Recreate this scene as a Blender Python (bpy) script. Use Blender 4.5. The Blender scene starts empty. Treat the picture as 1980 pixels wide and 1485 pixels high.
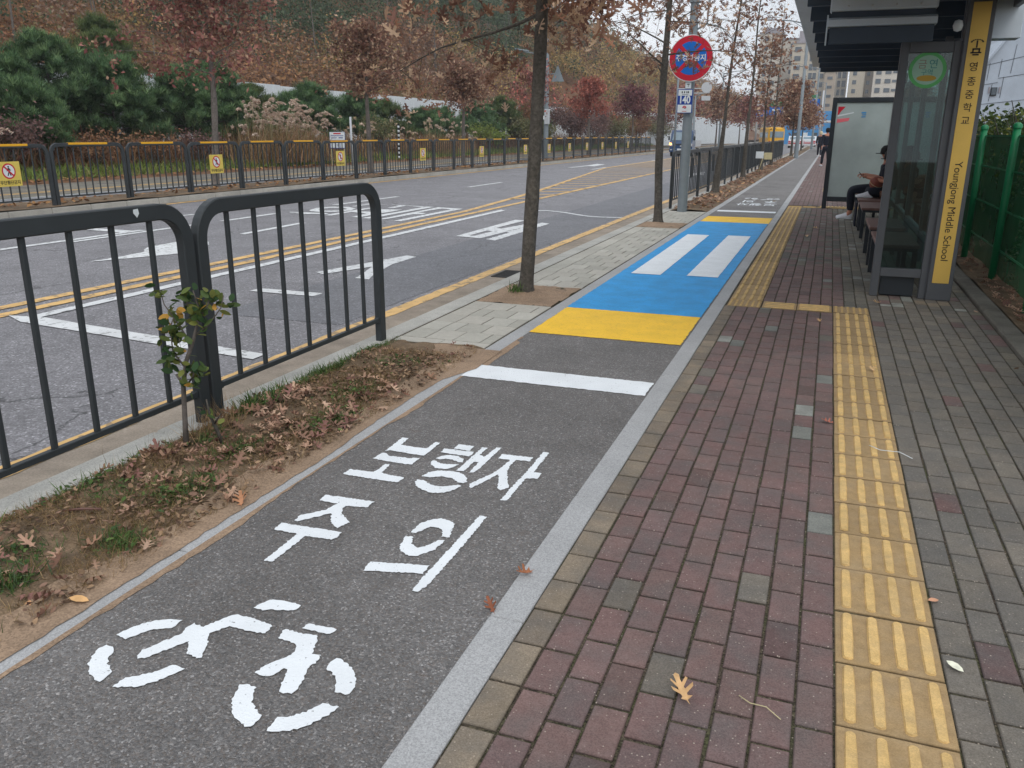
import bpy, bmesh, math, random
import numpy as np
from mathutils import Vector, Matrix
PI = math.pi
scn = bpy.context.scene
COL = scn.collection

# ------------------------------------------------------------------ camera
PITCH, ROLL, YAW = 0.2926, -0.0055, 0.35166
fw = Vector((math.sin(-YAW)*math.cos(PITCH), math.cos(YAW)*math.cos(PITCH), -math.sin(PITCH)))
r0 = Vector((math.cos(YAW), math.sin(YAW), 0)); d0 = fw.cross(r0)
rt = math.cos(ROLL)*r0 + math.sin(ROLL)*d0
dn = -math.sin(ROLL)*r0 + math.cos(ROLL)*d0
cam = bpy.data.objects.new('camera', bpy.data.cameras.new('camera')); COL.objects.link(cam)
mw = Matrix.Identity(4)
for i in range(3):
    mw[i][0] = rt[i]; mw[i][1] = -dn[i]; mw[i][2] = -fw[i]
mw[0][3], mw[1][3], mw[2][3] = 0, 0, 1.5
cam.matrix_world = mw
cam.data.sensor_fit = 'HORIZONTAL'; cam.data.sensor_width = 36; cam.data.lens = 1609.4/1980*36
cam.data.clip_end = 3000; cam.data.clip_start = .05
scn.camera = cam

# ------------------------------------------------------------------ sky, sun, exposure
w = bpy.data.worlds.new("World"); scn.world = w; w.use_nodes = True
nt = w.node_tree; nt.nodes.clear()
def N(nt, t, **k):
    n = nt.nodes.new(t)
    for a, b in k.items(): setattr(n, a, b)
    return n
SUN_EL, SUN_AZ = 48, 150
out = N(nt, 'ShaderNodeOutputWorld'); bg = N(nt, 'ShaderNodeBackground')
sky = N(nt, 'ShaderNodeTexSky', sky_type='NISHITA', sun_disc=False)
sky.sun_elevation = math.radians(SUN_EL); sky.sun_rotation = math.radians(SUN_AZ); sky.dust_density = 4; sky.air_density = 1.2
tc = N(nt, 'ShaderNodeTexCoord'); mp = N(nt, 'ShaderNodeMapping'); mp.inputs['Scale'].default_value = (1, 1, 2.6)
ns = N(nt, 'ShaderNodeTexNoise'); ns.inputs['Scale'].default_value = 2.6; ns.inputs['Detail'].default_value = 5; ns.inputs['Roughness'].default_value = .5
rp = N(nt, 'ShaderNodeValToRGB')          # the overcast deck: brighter and darker cloud
rp.color_ramp.elements[0].position = .36; rp.color_ramp.elements[0].color = (7.8, 8.2, 8.8, 1)
rp.color_ramp.elements[1].position = .66; rp.color_ramp.elements[1].color = (10.2, 10.45, 10.8, 1)
mx = N(nt, 'ShaderNodeMix', data_type='RGBA'); mx.inputs[0].default_value = .9
nt.links.new(tc.outputs['Generated'], mp.inputs[0]); nt.links.new(mp.outputs[0], ns.inputs[0]); nt.links.new(ns.outputs[0], rp.inputs[0])
nt.links.new(sky.outputs[0], mx.inputs[6]); nt.links.new(rp.outputs[0], mx.inputs[7]); nt.links.new(mx.outputs[2], bg.inputs[0])
bg.inputs[1].default_value = .1; nt.links.new(bg.outputs[0], out.inputs[0])
sl = bpy.data.lights.new('sun', 'SUN'); sl.energy = .7; sl.angle = math.radians(25); sl.color = (1, .96, .9)
so = bpy.data.objects.new('sun', sl); COL.objects.link(so)
# sky sun_rotation is measured clockwise from +Y seen from above
sd = Vector((math.sin(math.radians(SUN_AZ))*math.cos(math.radians(SUN_EL)), math.cos(math.radians(SUN_AZ))*math.cos(math.radians(SUN_EL)), math.sin(math.radians(SUN_EL))))
so.rotation_euler = sd.to_track_quat('Z', 'Y').to_euler()
vs = scn.view_settings; vs.view_transform = 'Standard'; vs.look = 'None'; vs.exposure = 0.3; vs.gamma = 1; vs.use_curve_mapping = False

# ------------------------------------------------------------------ materials
def L(r, g, b):                       # picture colour 0-255 -> linear base colour
    f = lambda c: ((c/255+.055)/1.055)**2.4 if c > 10 else c/255/12.92
    return (f(r), f(g), f(b), 1)
def material(name, col, rough=.8, var=.12, scale=12., bump=0., bscale=60., attr=False, spec=.3, metal=0., speck=0., sscale=150., stain=0., translucent=0., emit=None, coat=0., mottle=None, pins=0.):
    m = bpy.data.materials.new(name); m.use_nodes = True; t = m.node_tree; p = t.nodes['Principled BSDF']
    p.inputs['Roughness'].default_value = rough; p.inputs['Specular IOR Level'].default_value = spec; p.inputs['Metallic'].default_value = metal
    if coat: p.inputs['Coat Weight'].default_value = coat
    g = N(t, 'ShaderNodeNewGeometry')
    if attr:
        a = N(t, 'ShaderNodeAttribute', attribute_name='Col'); src = a.outputs['Color']
    else:
        a = N(t, 'ShaderNodeRGB'); a.outputs[0].default_value = col; src = a.outputs[0]
    def mul(src, fac_out):
        mm = N(t, 'ShaderNodeMix', data_type='RGBA', blend_type='MULTIPLY'); mm.inputs[0].default_value = 1
        t.links.new(src, mm.inputs[6]); t.links.new(fac_out, mm.inputs[7]); return mm.outputs[2]
    def ramp(lo, hi, a0, a1, o):
        r = N(t, 'ShaderNodeMapRange'); r.inputs[1].default_value = a0; r.inputs[2].default_value = a1; r.inputs[3].default_value = lo; r.inputs[4].default_value = hi
        t.links.new(o, r.inputs[0]); return r.outputs[0]
    if var:
        n = N(t, 'ShaderNodeTexNoise'); n.inputs['Scale'].default_value = scale; n.inputs['Detail'].default_value = 4; t.links.new(g.outputs['Position'], n.inputs['Vector'])
        src = mul(src, ramp(1-var, 1+var, .3, .7, n.outputs[0]))
    if stain:
        n = N(t, 'ShaderNodeTexNoise'); n.inputs['Scale'].default_value = 1.3; n.inputs['Detail'].default_value = 6; n.inputs['Roughness'].default_value = .65; t.links.new(g.outputs['Position'], n.inputs['Vector'])
        src = mul(src, ramp(1-stain, 1+stain*.4, .35, .62, n.outputs[0]))
    if mottle:                          # cloudy patches of a second tone, as cast concrete has
        n = N(t, 'ShaderNodeTexNoise'); n.inputs['Scale'].default_value = mottle[1]; n.inputs['Detail'].default_value = 5; n.inputs['Roughness'].default_value = .6; t.links.new(g.outputs['Position'], n.inputs['Vector'])
        q = N(t, 'ShaderNodeMix', data_type='RGBA'); t.links.new(ramp(0, mottle[2], .42, .66, n.outputs[0]), q.inputs[0]); t.links.new(src, q.inputs[6]); q.inputs[7].default_value = mottle[0]; src = q.outputs[2]
    if pins:                            # pale grit showing at the surface
        v = N(t, 'ShaderNodeTexVoronoi'); v.inputs['Scale'].default_value = 75; t.links.new(g.outputs['Position'], v.inputs['Vector']); s2 = N(t, 'ShaderNodeSeparateColor'); t.links.new(v.outputs['Color'], s2.inputs[0])
        a1 = ramp(1, 0, .10, .22, v.outputs['Distance']); a2 = ramp(0, pins, .5, .9, s2.outputs[1]); mm = N(t, 'ShaderNodeMath', operation='MULTIPLY'); t.links.new(a1, mm.inputs[0]); t.links.new(a2, mm.inputs[1])
        q = N(t, 'ShaderNodeMix', data_type='RGBA'); t.links.new(mm.outputs[0], q.inputs[0]); t.links.new(src, q.inputs[6]); q.inputs[7].default_value = (.5, .43, .36, 1); src = q.outputs[2]
    if speck:
        v = N(t, 'ShaderNodeTexVoronoi'); v.inputs['Scale'].default_value = sscale; t.links.new(g.outputs['Position'], v.inputs['Vector'])
        s = N(t, 'ShaderNodeSeparateColor'); t.links.new(v.outputs['Color'], s.inputs[0])
        src = mul(src, ramp(1-speck, 1+speck, 0, 1, s.outputs[0]))
    t.links.new(src, p.inputs['Base Color'])
    if bump:
        n = N(t, 'ShaderNodeTexNoise'); n.inputs['Scale'].default_value = bscale; n.inputs['Detail'].default_value = 3; t.links.new(g.outputs['Position'], n.inputs['Vector'])
        b = N(t, 'ShaderNodeBump'); b.inputs['Strength'].default_value = min(1, bump); b.inputs['Distance'].default_value = .004; t.links.new(n.outputs[0], b.inputs['Height']); t.links.new(b.outputs[0], p.inputs['Normal'])
    if translucent:
        tr = N(t, 'ShaderNodeBsdfTranslucent'); ms = N(t, 'ShaderNodeMixShader'); ms.inputs[0].default_value = translucent
        t.links.new(src, tr.inputs[0]); t.links.new(p.outputs[0], ms.inputs[1]); t.links.new(tr.outputs[0], ms.inputs[2]); t.links.new(ms.outputs[0], t.nodes['Material Output'].inputs[0])
    if emit:
        p.inputs['Emission Color'].default_value = emit[0]; p.inputs['Emission Strength'].default_value = emit[1]
    return m
def asphalt(name, base, tone=1., speck=.5, sscale=110., cracks=0., bump=.6, blotch=.12, warm=0., stains=0.):
    """coloured stones in a dark binder, worn blotches, optional crack lines"""
    m = bpy.data.materials.new(name); m.use_nodes = True; t = m.node_tree; p = t.nodes['Principled BSDF']
    p.inputs['Roughness'].default_value = .68; p.inputs['Specular IOR Level'].default_value = .5
    g = N(t, 'ShaderNodeNewGeometry'); P = g.outputs['Position']
    def noise(sc, det=4, vec=P, ro=.55):
        n = N(t, 'ShaderNodeTexNoise'); n.inputs['Scale'].default_value = sc; n.inputs['Detail'].default_value = det; n.inputs['Roughness'].default_value = ro; t.links.new(vec, n.inputs['Vector']); return n
    def mr(o, a0, a1, lo, hi):
        r = N(t, 'ShaderNodeMapRange'); r.inputs[1].default_value = a0; r.inputs[2].default_value = a1; r.inputs[3].default_value = lo; r.inputs[4].default_value = hi; t.links.new(o, r.inputs[0]); return r.outputs[0]
    def mul(a, b):
        mm = N(t, 'ShaderNodeMix', data_type='RGBA', blend_type='MULTIPLY'); mm.inputs[0].default_value = 1; t.links.new(a, mm.inputs[6]); t.links.new(b, mm.inputs[7]); return mm.outputs[2]
    wob = noise(40, 2)                                           # stones of uneven outline
    va = N(t, 'ShaderNodeVectorMath', operation='SCALE'); va.inputs['Scale'].default_value = .012; t.links.new(wob.outputs['Color'], va.inputs[0])
    vb = N(t, 'ShaderNodeVectorMath', operation='ADD'); t.links.new(P, vb.inputs[0]); t.links.new(va.outputs[0], vb.inputs[1])
    v = N(t, 'ShaderNodeTexVoronoi'); v.inputs['Scale'].default_value = sscale; t.links.new(vb.outputs[0], v.inputs['Vector'])
    s = N(t, 'ShaderNodeSeparateColor'); t.links.new(v.outputs['Color'], s.inputs[0])
    rr = N(t, 'ShaderNodeValToRGB'); e = rr.color_ramp.elements
    def c(k): return (base[0]*k*(1+warm), base[1]*k, base[2]*k*(1-warm), 1)
    e[0].position = 0; e[0].color = c(1-speck*.75); e[1].position = 1; e[1].color = c(1+speck*2.6)
    for pos, k in ((.3, 1-speck*.35), (.72, 1.05), (.93, 1+speck*.8)):
        x = e.new(pos); x.color = c(k)
    t.links.new(s.outputs[0], rr.inputs[0]); col = rr.outputs[0]
    d = mr(v.outputs['Distance'], 0, .55, 1.12, .8)
    col = mul(col, d)
    col = mul(col, mr(noise(1.1, 6, ro=.65).outputs[0], .35, .65, 1-blotch, 1+blotch))
    col = mul(col, mr(noise(9, 3).outputs[0], .35, .65, .93, 1.07))
    if stains:                          # small rusty leaf stains
        q = N(t, 'ShaderNodeMix', data_type='RGBA'); t.links.new(mr(noise(5.5, 5, ro=.7).outputs[0], .62, .74, 0, stains), q.inputs[0]); t.links.new(col, q.inputs[6]); q.inputs[7].default_value = L(86, 66, 52); col = q.outputs[2]
        tint = N(t, 'ShaderNodeMix', data_type='RGBA'); t.links.new(mr(s.outputs[2], .55, 1, 0, .35), tint.inputs[0]); t.links.new(col, tint.inputs[6]); tint.inputs[7].default_value = L(120, 104, 90); col = tint.outputs[2]
    if cracks:
        sx = N(t, 'ShaderNodeVectorMath', operation='MULTIPLY'); sx.inputs[1].default_value = (1.6, .5, 1)
        wn = noise(3.5, 4); ws = N(t, 'ShaderNodeVectorMath', operation='SCALE'); ws.inputs['Scale'].default_value = .5; t.links.new(wn.outputs['Color'], ws.inputs[0])
        wa = N(t, 'ShaderNodeVectorMath', operation='ADD'); t.links.new(P, wa.inputs[0]); t.links.new(ws.outputs[0], wa.inputs[1]); t.links.new(wa.outputs[0], sx.inputs[0])
        ck = N(t, 'ShaderNodeTexVoronoi', feature='DISTANCE_TO_EDGE'); ck.inputs['Scale'].default_value = .8; t.links.new(sx.outputs[0], ck.inputs['Vector'])
        line = mr(ck.outputs['Distance'], .004, .014, 1, 0)
        mask = mr(noise(.55, 3).outputs[0], .5, .56, 0, 1)
        mk = N(t, 'ShaderNodeMath', operation='MULTIPLY'); t.links.new(line, mk.inputs[0]); t.links.new(mask, mk.inputs[1])
        f = mr(mk.outputs[0], 0, 1, 1, 1-cracks); col = mul(col, f)
    t.links.new(col, p.inputs['Base Color'])
    b = N(t, 'ShaderNodeBump'); b.inputs['Strength'].default_value = bump; b.inputs['Distance'].default_value = .004
    ih = mr(v.outputs['Distance'], 0, .6, 1, 0); t.links.new(ih, b.inputs['Height']); t.links.new(b.outputs[0], p.inputs['Normal'])
    return m
def paint(name, base, wear=.25, wscale=26., under=(.1, .1, .1, 1), rough=.6, thresh=.62, bump=.5, streak=.06):
    """road paint over asphalt: pinholes and worn spots show the asphalt, the stones press through"""
    m = bpy.data.materials.new(name); m.use_nodes = True; t = m.node_tree; p = t.nodes['Principled BSDF']
    p.inputs['Roughness'].default_value = rough; p.inputs['Specular IOR Level'].default_value = .35
    g = N(t, 'ShaderNodeNewGeometry'); P = g.outputs['Position']
    def noise(sc, det=3):
        n = N(t, 'ShaderNodeTexNoise'); n.inputs['Scale'].default_value = sc; n.inputs['Detail'].default_value = det; t.links.new(P, n.inputs['Vector']); return n.outputs[0]
    def mr(o, a0, a1, lo, hi):
        r = N(t, 'ShaderNodeMapRange'); r.inputs[1].default_value = a0; r.inputs[2].default_value = a1; r.inputs[3].default_value = lo; r.inputs[4].default_value = hi; t.links.new(o, r.inputs[0]); return r.outputs[0]
    mm = N(t, 'ShaderNodeMix', data_type='RGBA', blend_type='MULTIPLY'); mm.inputs[0].default_value = 1
    mm.inputs[6].default_value = base; t.links.new(mr(noise(5), .3, .7, 1-streak, 1+streak), mm.inputs[7])
    m2 = N(t, 'ShaderNodeMix', data_type='RGBA'); hole = mr(noise(wscale, 5), thresh, thresh+.03, 0, wear)
    t.links.new(hole, m2.inputs[0]); t.links.new(mm.outputs[2], m2.inputs[6]); m2.inputs[7].default_value = under
    t.links.new(m2.outputs[2], p.inputs['Base Color'])
    v = N(t, 'ShaderNodeTexVoronoi'); v.inputs['Scale'].default_value = 110; t.links.new(P, v.inputs['Vector'])
    b = N(t, 'ShaderNodeBump'); b.inputs['Strength'].default_value = bump; b.inputs['Distance'].default_value = .002
    t.links.new(mr(v.outputs['Distance'], 0, .6, 1, 0), b.inputs['Height']); t.links.new(b.outputs[0], p.inputs['Normal'])
    return m
def glass(name, tint=(.75, .88, .84, 1), refl=1.45, rough=0.02):
    m = bpy.data.materials.new(name); m.use_nodes = True; t = m.node_tree; t.nodes.remove(t.nodes['Principled BSDF'])
    f = N(t, 'ShaderNodeFresnel'); f.inputs[0].default_value = refl
    a = N(t, 'ShaderNodeBsdfTransparent'); a.inputs[0].default_value = tint
    b = N(t, 'ShaderNodeBsdfGlossy'); b.inputs['Roughness'].default_value = rough
    x = N(t, 'ShaderNodeMixShader'); t.links.new(f.outputs[0], x.inputs[0]); t.links.new(a.outputs[0], x.inputs[1]); t.links.new(b.outputs[0], x.inputs[2])
    t.links.new(x.outputs[0], t.nodes['Material Output'].inputs[0]); return m

M = {}
M['road'] = asphalt('road_asphalt', L(131, 130, 134), speck=.45, sscale=75, cracks=.6, bump=.5, blotch=.14)
M['patch'] = asphalt('patched_asphalt', L(117, 118, 123), speck=.34, sscale=75, cracks=.4, bump=.5, blotch=.08)
M['lane'] = asphalt('bike_lane_asphalt', L(117, 116, 116), speck=.55, sscale=165, bump=.9, stains=.5, blotch=.2, warm=.01)
M['lane_far'] = asphalt('far_bike_lane_asphalt', L(120, 121, 125), speck=.3, sscale=60, bump=.3)
M['white'] = paint('white_road_paint', (.78, .82, .85, 1), wear=.7, wscale=75, thresh=.675, streak=.05)
M['white_worn'] = paint('worn_white_road_paint', (.66, .68, .69, 1), wear=.6, wscale=14, thresh=.58, streak=.08)
M['blue'] = paint('blue_lane_paint', (.005, .31, .70, 1), wear=.4, wscale=42, under=(.01, .2, .5, 1), thresh=.56, streak=.13, bump=.9)
M['yellow'] = paint('yellow_lane_paint', (.93, .56, .02, 1), wear=.35, wscale=40, under=(.6, .33, .03, 1), thresh=.58, streak=.08, bump=.9)
M['yellow_worn'] = paint('worn_yellow_line_paint', (.68, .43, .16, 1), wear=.6, wscale=11, under=(.16, .13, .11, 1), thresh=.57, streak=.15)
M['granite'] = material('granite', L(163, 164, 165), .75, .05, 3, .25, 120, speck=.22, sscale=260, stain=.1)
M['kerbstone'] = material('kerb_granite', L(172, 171, 165), .8, .08, 4, .25, 120, speck=.2, sscale=200, stain=.16)
M['concrete'] = material('gutter_concrete', L(152, 141, 128), .9, .14, 6, .4, 80, speck=.14, sscale=140, stain=.25)
M['dark_concrete'] = material('dark_kerb_concrete', L(112, 109, 102), .9, .2, 6, .4, 80, speck=.15, stain=.25)
M['paver'] = material('paver_concrete', None, .88, .06, 20, .3, 150, attr=True, speck=.08, sscale=300, stain=.08)
M['brick'] = material('paving_brick', None, .88, .1, 28, .5, 170, attr=True, speck=.2, sscale=300, stain=.16, mottle=(L(90, 90, 89), 7, .5), pins=.75)
M['tactile'] = material('tactile_concrete', None, .85, .13, 24, .45, 170, attr=True, speck=.12, sscale=330, stain=.08, mottle=(L(158, 142, 118), 9, .3))
M['joint'] = material('joint_sand', L(74, 65, 56), .95, .4, 35, .6, 200, speck=.7, sscale=230, mottle=(L(70, 78, 46), 5, .6), pins=.8)
M['soil'] = material('planter_soil', L(116, 98, 78), .95, .28, 7, .8, 60, speck=.3, sscale=160, stain=.35)
M['sand'] = material('sandy_soil', L(150, 128, 107), .95, .12, 6, .8, 60, speck=.25, sscale=160, stain=.18)
M['base'] = material('base_ground', L(112, 98, 78), .95, .3, .6, stain=.3)
M['hill'] = material('hill_ground', L(118, 86, 62), .95, .35, .35, stain=.3)
M['leaf'] = material('leaf', None, .65, .12, 9, attr=True, translucent=.3, spec=.25)
M['needle'] = material('needles', None, .75, .18, 3, attr=True, translucent=.12, spec=.15)
M['litter'] = material('fallen_leaf', None, .8, .18, 40, attr=True, spec=.2)
M['bark'] = material('bark', L(84, 80, 74), .9, .3, 28, 1, 45, speck=.2, sscale=60, stain=.25)
M['bark2'] = material('grey_bark', L(104, 98, 93), .9, .3, 22, 1, 40, stain=.25)
M['fence'] = material('charcoal_fence_paint', L(52, 57, 60), .5, .06, 9, .05, 300, spec=.32, stain=.1)
M['reflect'] = material('yellow_reflector', L(226, 168, 34), .5, .04)
M['signyellow'] = material('sign_yellow', L(214, 192, 92), .5, .03)
M['signwhite'] = material('sign_white', L(215, 222, 225), .5, .03)
M['signred'] = material('sign_red', L(190, 30, 52), .45, .03)
M['signblue'] = material('sign_blue', L(12, 102, 190), .45, .03)
M['navy'] = material('sign_navy', L(22, 62, 148), .45, .03)
M['ink'] = material('sign_ink', L(34, 34, 38), .6, 0)
M['pole'] = material('galvanised_pole', L(122, 132, 138), .5, .06, 10, metal=0., spec=.5, stain=.12)
M['steel'] = material('shelter_steel', L(84, 87, 92), .48, .05, 8, spec=.4, stain=.1)
M['black'] = material('black_steel', L(38, 44, 50), .5, .06, 8, spec=.4)
M['fin'] = material('dark_fins', L(58, 70, 84), .55, .05, 8, spec=.35)
M['soffit'] = material('soffit_panel', L(212, 212, 208), .55, .04, 6, spec=.4, stain=.06)
M['greybox'] = material('grey_display_casing', L(190, 202, 212), .45, .03, 6, spec=.5)
M['totem'] = material('totem_yellow', L(216, 180, 92), .5, .05, 5, stain=.06)
M['glass'] = glass('shelter_glass', (.40, .57, .55, 1), 1.6)
M['screen'] = material('poster_screen', L(162, 174, 173), .22, .1, 1.2, spec=.6, stain=.12)
M['wood'] = material('bench_wood', L(112, 82, 74), .6, .18, 9, spec=.4)
M['green'] = material('green_fence_paint', L(20, 128, 80), .45, .08, 8, spec=.45)
M['hoarding'] = material('white_hoarding', L(214, 220, 224), .6, .03, 2, stain=.05)
M['winglass'] = material('window_glass', L(70, 82, 92), .2, .1, .4, spec=.6)
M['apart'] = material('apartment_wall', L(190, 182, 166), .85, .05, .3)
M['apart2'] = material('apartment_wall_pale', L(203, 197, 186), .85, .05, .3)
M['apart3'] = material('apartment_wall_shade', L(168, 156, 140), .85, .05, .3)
M['band'] = material('apartment_roof_band', L(150, 146, 152), .85, .05, .3)
M['panelwall'] = material('cladding_panel', L(172, 184, 198), .5, .05, 1, stain=.1)
M['seam'] = material('cladding_seam', L(92, 98, 106), .7, 0)
M['truckblue'] = material('truck_paint', L(24, 62, 104), .35, .04, 4, spec=.55, coat=.4)
M['tyre'] = material('rubber', L(32, 32, 34), .85, .1, 20)
M['carglass'] = material('vehicle_glass', L(120, 140, 152), .12, .1, 3, spec=.8)
M['chrome'] = material('light_metal', L(185, 190, 195), .35, .03, spec=.6)
M['lamp'] = material('lit_indicator', (1, .35, .05, 1), .4, 0, emit=((1, .38, .08, 1), 5))
M['busyellow'] = material('bus_yellow', L(222, 168, 40), .4, .03, spec=.5)
M['buswhite'] = material('vehicle_white', L(212, 216, 220), .4, .03, spec=.5)
M['buslight'] = material('vehicle_sky_blue', L(66, 140, 196), .45, .03, spec=.5)
M['skin'] = material('skin', L(178, 122, 98), .6, .06, 20)
M['darkcloth'] = material('dark_cloth', L(30, 34, 46), .9, .15, 30)
M['greycloth'] = material('grey_cloth', L(120, 122, 128), .9, .1, 30)
M['whitecloth'] = material('white_cloth', L(218, 220, 226), .8, .05, 30)
M['palehat'] = material('cream_knit', L(206, 194, 160), .9, .15, 40)
M['hair'] = material('black_hair', L(24, 22, 24), .7, .1)
M['ball'] = material('brown_leather_ball', L(128, 66, 52), .6, .1, 60)
M['pink'] = material('pink_badge', L(225, 110, 120), .6, 0)
M['iron'] = material('cast_iron', L(60, 60, 60), .8, .2, 20)
M['rail'] = material('pale_rail', L(190, 180, 140), .7, .1)

# ------------------------------------------------------------------ mesh helpers
def tag(o, label=None, cat=None, group=None, kind=None):
    if label: o['label'] = label
    if cat: o['category'] = cat
    if group: o['group'] = group
    if kind: o['kind'] = kind
    return o
def empty(name, loc=(0, 0, 0), rz=0, label=None, cat=None, group=None, kind=None):
    o = bpy.data.objects.new(name, None); COL.objects.link(o); o.location = loc; o.rotation_euler = (0, 0, rz); o.empty_display_size = .1
    return tag(o, label, cat, group, kind)
def link(name, me, mats, parent=None):
    o = bpy.data.objects.new(name, me); COL.objects.link(o)
    for m in (mats if isinstance(mats, (list, tuple)) else [mats]): me.materials.append(M[m] if isinstance(m, str) else m)
    if parent: o.parent = parent
    return o
class MB:
    def __init__(s): s.v = []; s.f = []; s.m = []; s.s = []
    def add(s, vs, fs, mi=0, smooth=False):
        n = len(s.v); s.v += [tuple(v) for v in vs]
        for f in fs: s.f.append(tuple(n+i for i in f)); s.m.append(mi); s.s.append(smooth)
        return s
    def box(s, c, d, mi=0, rz=0, bevel=0):
        x, y, z = d[0]/2, d[1]/2, d[2]/2
        if bevel:
            b = min(bevel, x*.9, y*.9, z*.9); vs = []
            for (X, Y, Z) in ((x-b, y-b, z), (x, y-b, z-b), (x-b, y, z-b)):
                for sx in (-1, 1):
                    for sy in (-1, 1):
                        for sz in (-1, 1): vs.append((sx*X, sy*Y, sz*Z))
            bm = bmesh.new()
            for v in vs: bm.verts.new(v)
            bmesh.ops.convex_hull(bm, input=bm.verts); bm.verts.ensure_lookup_table()
            bmesh.ops.dissolve_limit(bm, angle_limit=.02, verts=bm.verts, edges=bm.edges)
            bm.verts.index_update(); vv = [v.co.copy() for v in bm.verts]; ff = [[v.index for v in f.verts] for f in bm.faces]; bm.free()
        else:
            vv = [Vector((sx*x, sy*y, sz*z)) for sx in (-1, 1) for sy in (-1, 1) for sz in (-1, 1)]
            ff = [(0, 1, 3, 2), (4, 6, 7, 5), (0, 4, 5, 1), (2, 3, 7, 6), (0, 2, 6, 4), (1, 5, 7, 3)]
        cz, sz_ = math.cos(rz), math.sin(rz)
        return s.add([(c[0]+v[0]*cz-v[1]*sz_, c[1]+v[0]*sz_+v[1]*cz, c[2]+v[2]) for v in vv], ff, mi)
    def tube(s, pts, rad, n=8, mi=0, cap=True, wob=0, rnd=None):
        pts = [Vector(p) for p in pts]; rad = rad if isinstance(rad, (list, tuple)) else [rad]*len(pts)
        base = len(s.v); ref = None
        for i, p in enumerate(pts):
            d = (pts[min(i+1, len(pts)-1)]-pts[max(i-1, 0)])
            d = d.normalized() if d.length > 1e-9 else Vector((0, 0, 1))
            if ref is None: ref = Vector((1, 0, 0)) if abs(d.x) < .9 else Vector((0, 1, 0))
            a = (ref-d*ref.dot(d)).normalized(); b = d.cross(a); ref = a
            for k in range(n):
                t = 2*PI*k/n; r = rad[i]*(1+(rnd.uniform(-wob, wob) if wob else 0))
                s.v.append(tuple(p+a*math.cos(t)*r+b*math.sin(t)*r))
        for i in range(len(pts)-1):
            for k in range(n):
                k2 = (k+1) % n; s.f.append((base+i*n+k, base+i*n+k2, base+(i+1)*n+k2, base+(i+1)*n+k)); s.m.append(mi); s.s.append(True)
        if cap:
            s.f.append(tuple(base+k for k in range(n))[::-1]); s.m.append(mi); s.s.append(False)
            s.f.append(tuple(base+(len(pts)-1)*n+k for k in range(n))); s.m.append(mi); s.s.append(False)
        return s
    def prism(s, poly, h, org=(0, 0, 0), ax='z', mi=0):
        """polygon in a plane, given thickness: ax = the axis it is extruded along"""
        n = len(poly); vs = []
        for k in (0, h):
            for a, b in poly:
                p = {'z': (a, b, k), 'y': (a, k, b), 'x': (k, a, b)}[ax]; vs.append((p[0]+org[0], p[1]+org[1], p[2]+org[2]))
        fs = [tuple(range(n))[::-1], tuple(range(n, 2*n))]+[(i, (i+1) % n, n+(i+1) % n, n+i) for i in range(n)]
        return s.add(vs, fs, mi)
    def lathe(s, prof, n=16, c=(0, 0, 0), mi=0):
        base = len(s.v)
        for r, z in prof:
            for k in range(n):
                t = 2*PI*k/n; s.v.append((c[0]+r*math.cos(t), c[1]+r*math.sin(t), c[2]+z))
        for i in range(len(prof)-1):
            for k in range(n):
                k2 = (k+1) % n; s.f.append((base+i*n+k, base+i*n+k2, base+(i+1)*n+k2, base+(i+1)*n+k)); s.m.append(mi); s.s.append(True)
        return s
    def sweep(s, path, sec, mi=0, nx=(1, 0, 0)):
        """sec = (a along nx, b along in-plane normal)"""
        nx = Vector(nx); path = [Vector(p) for p in path]; base = len(s.v); n = len(sec)
        for i, p in enumerate(path):
            d1 = (path[i]-path[i-1]).normalized() if i else (path[1]-path[0]).normalized()
            d2 = (path[i+1]-path[i]).normalized() if i < len(path)-1 else d1
            d = (d1+d2).normalized(); q = nx.cross(d).normalized(); k = 1/max(.5, d.dot(d1))
            for a, b in sec: s.v.append(tuple(p+nx*a+q*b*k))
        for i in range(len(path)-1):
            for k in range(n):
                k2 = (k+1) % n; s.f.append((base+i*n+k, base+i*n+k2, base+(i+1)*n+k2, base+(i+1)*n+k)); s.m.append(mi); s.s.append(False)
        s.f.append(tuple(base+k for k in range(n))[::-1]); s.m.append(mi); s.s.append(False)
        s.f.append(tuple(base+(len(path)-1)*n+k for k in range(n))); s.m.append(mi); s.s.append(False)
        return s
    def build(s, name, mats, parent=None, smooth=None, recalc=True):
        me = bpy.data.meshes.new(name); me.from_pydata(s.v, [], s.f)
        me.polygons.foreach_set('material_index', s.m)
        me.polygons.foreach_set('use_smooth', s.s if smooth is None else [smooth]*len(s.f))
        if recalc:
            bm = bmesh.new(); bm.from_mesh(me); bmesh.ops.recalc_face_normals(bm, faces=bm.faces); bm.to_mesh(me); bm.free()
        me.update(); return link(name, me, mats, parent)
def npmesh(name, V, faces, cols, mats, parent=None, smooth=False):
    """V (n,3); faces = list of (m,k) int arrays; cols (n,3) per-vertex linear colour"""
    me = bpy.data.meshes.new(name); V = np.asarray(V, np.float32)
    me.vertices.add(len(V)); me.vertices.foreach_set('co', V.ravel())
    loops = np.concatenate([f.ravel() for f in faces]); me.loops.add(len(loops)); me.loops.foreach_set('vertex_index', loops.astype(np.int32))
    starts = []; o = 0
    for f in faces:
        starts.append(o+np.arange(len(f))*f.shape[1]); o += f.size
    starts = np.concatenate(starts); me.polygons.add(len(starts)); me.polygons.foreach_set('loop_start', starts.astype(np.int32))
    me.polygons.foreach_set('use_smooth', np.full(len(starts), smooth)); me.update(calc_edges=True)
    if cols is not None:
        a = me.color_attributes.new('Col', 'FLOAT_COLOR', 'POINT'); c = np.ones((len(V), 4), np.float32); c[:, :3] = cols; a.data.foreach_set('color', c.ravel())
    return link(name, me, mats, parent)
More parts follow.
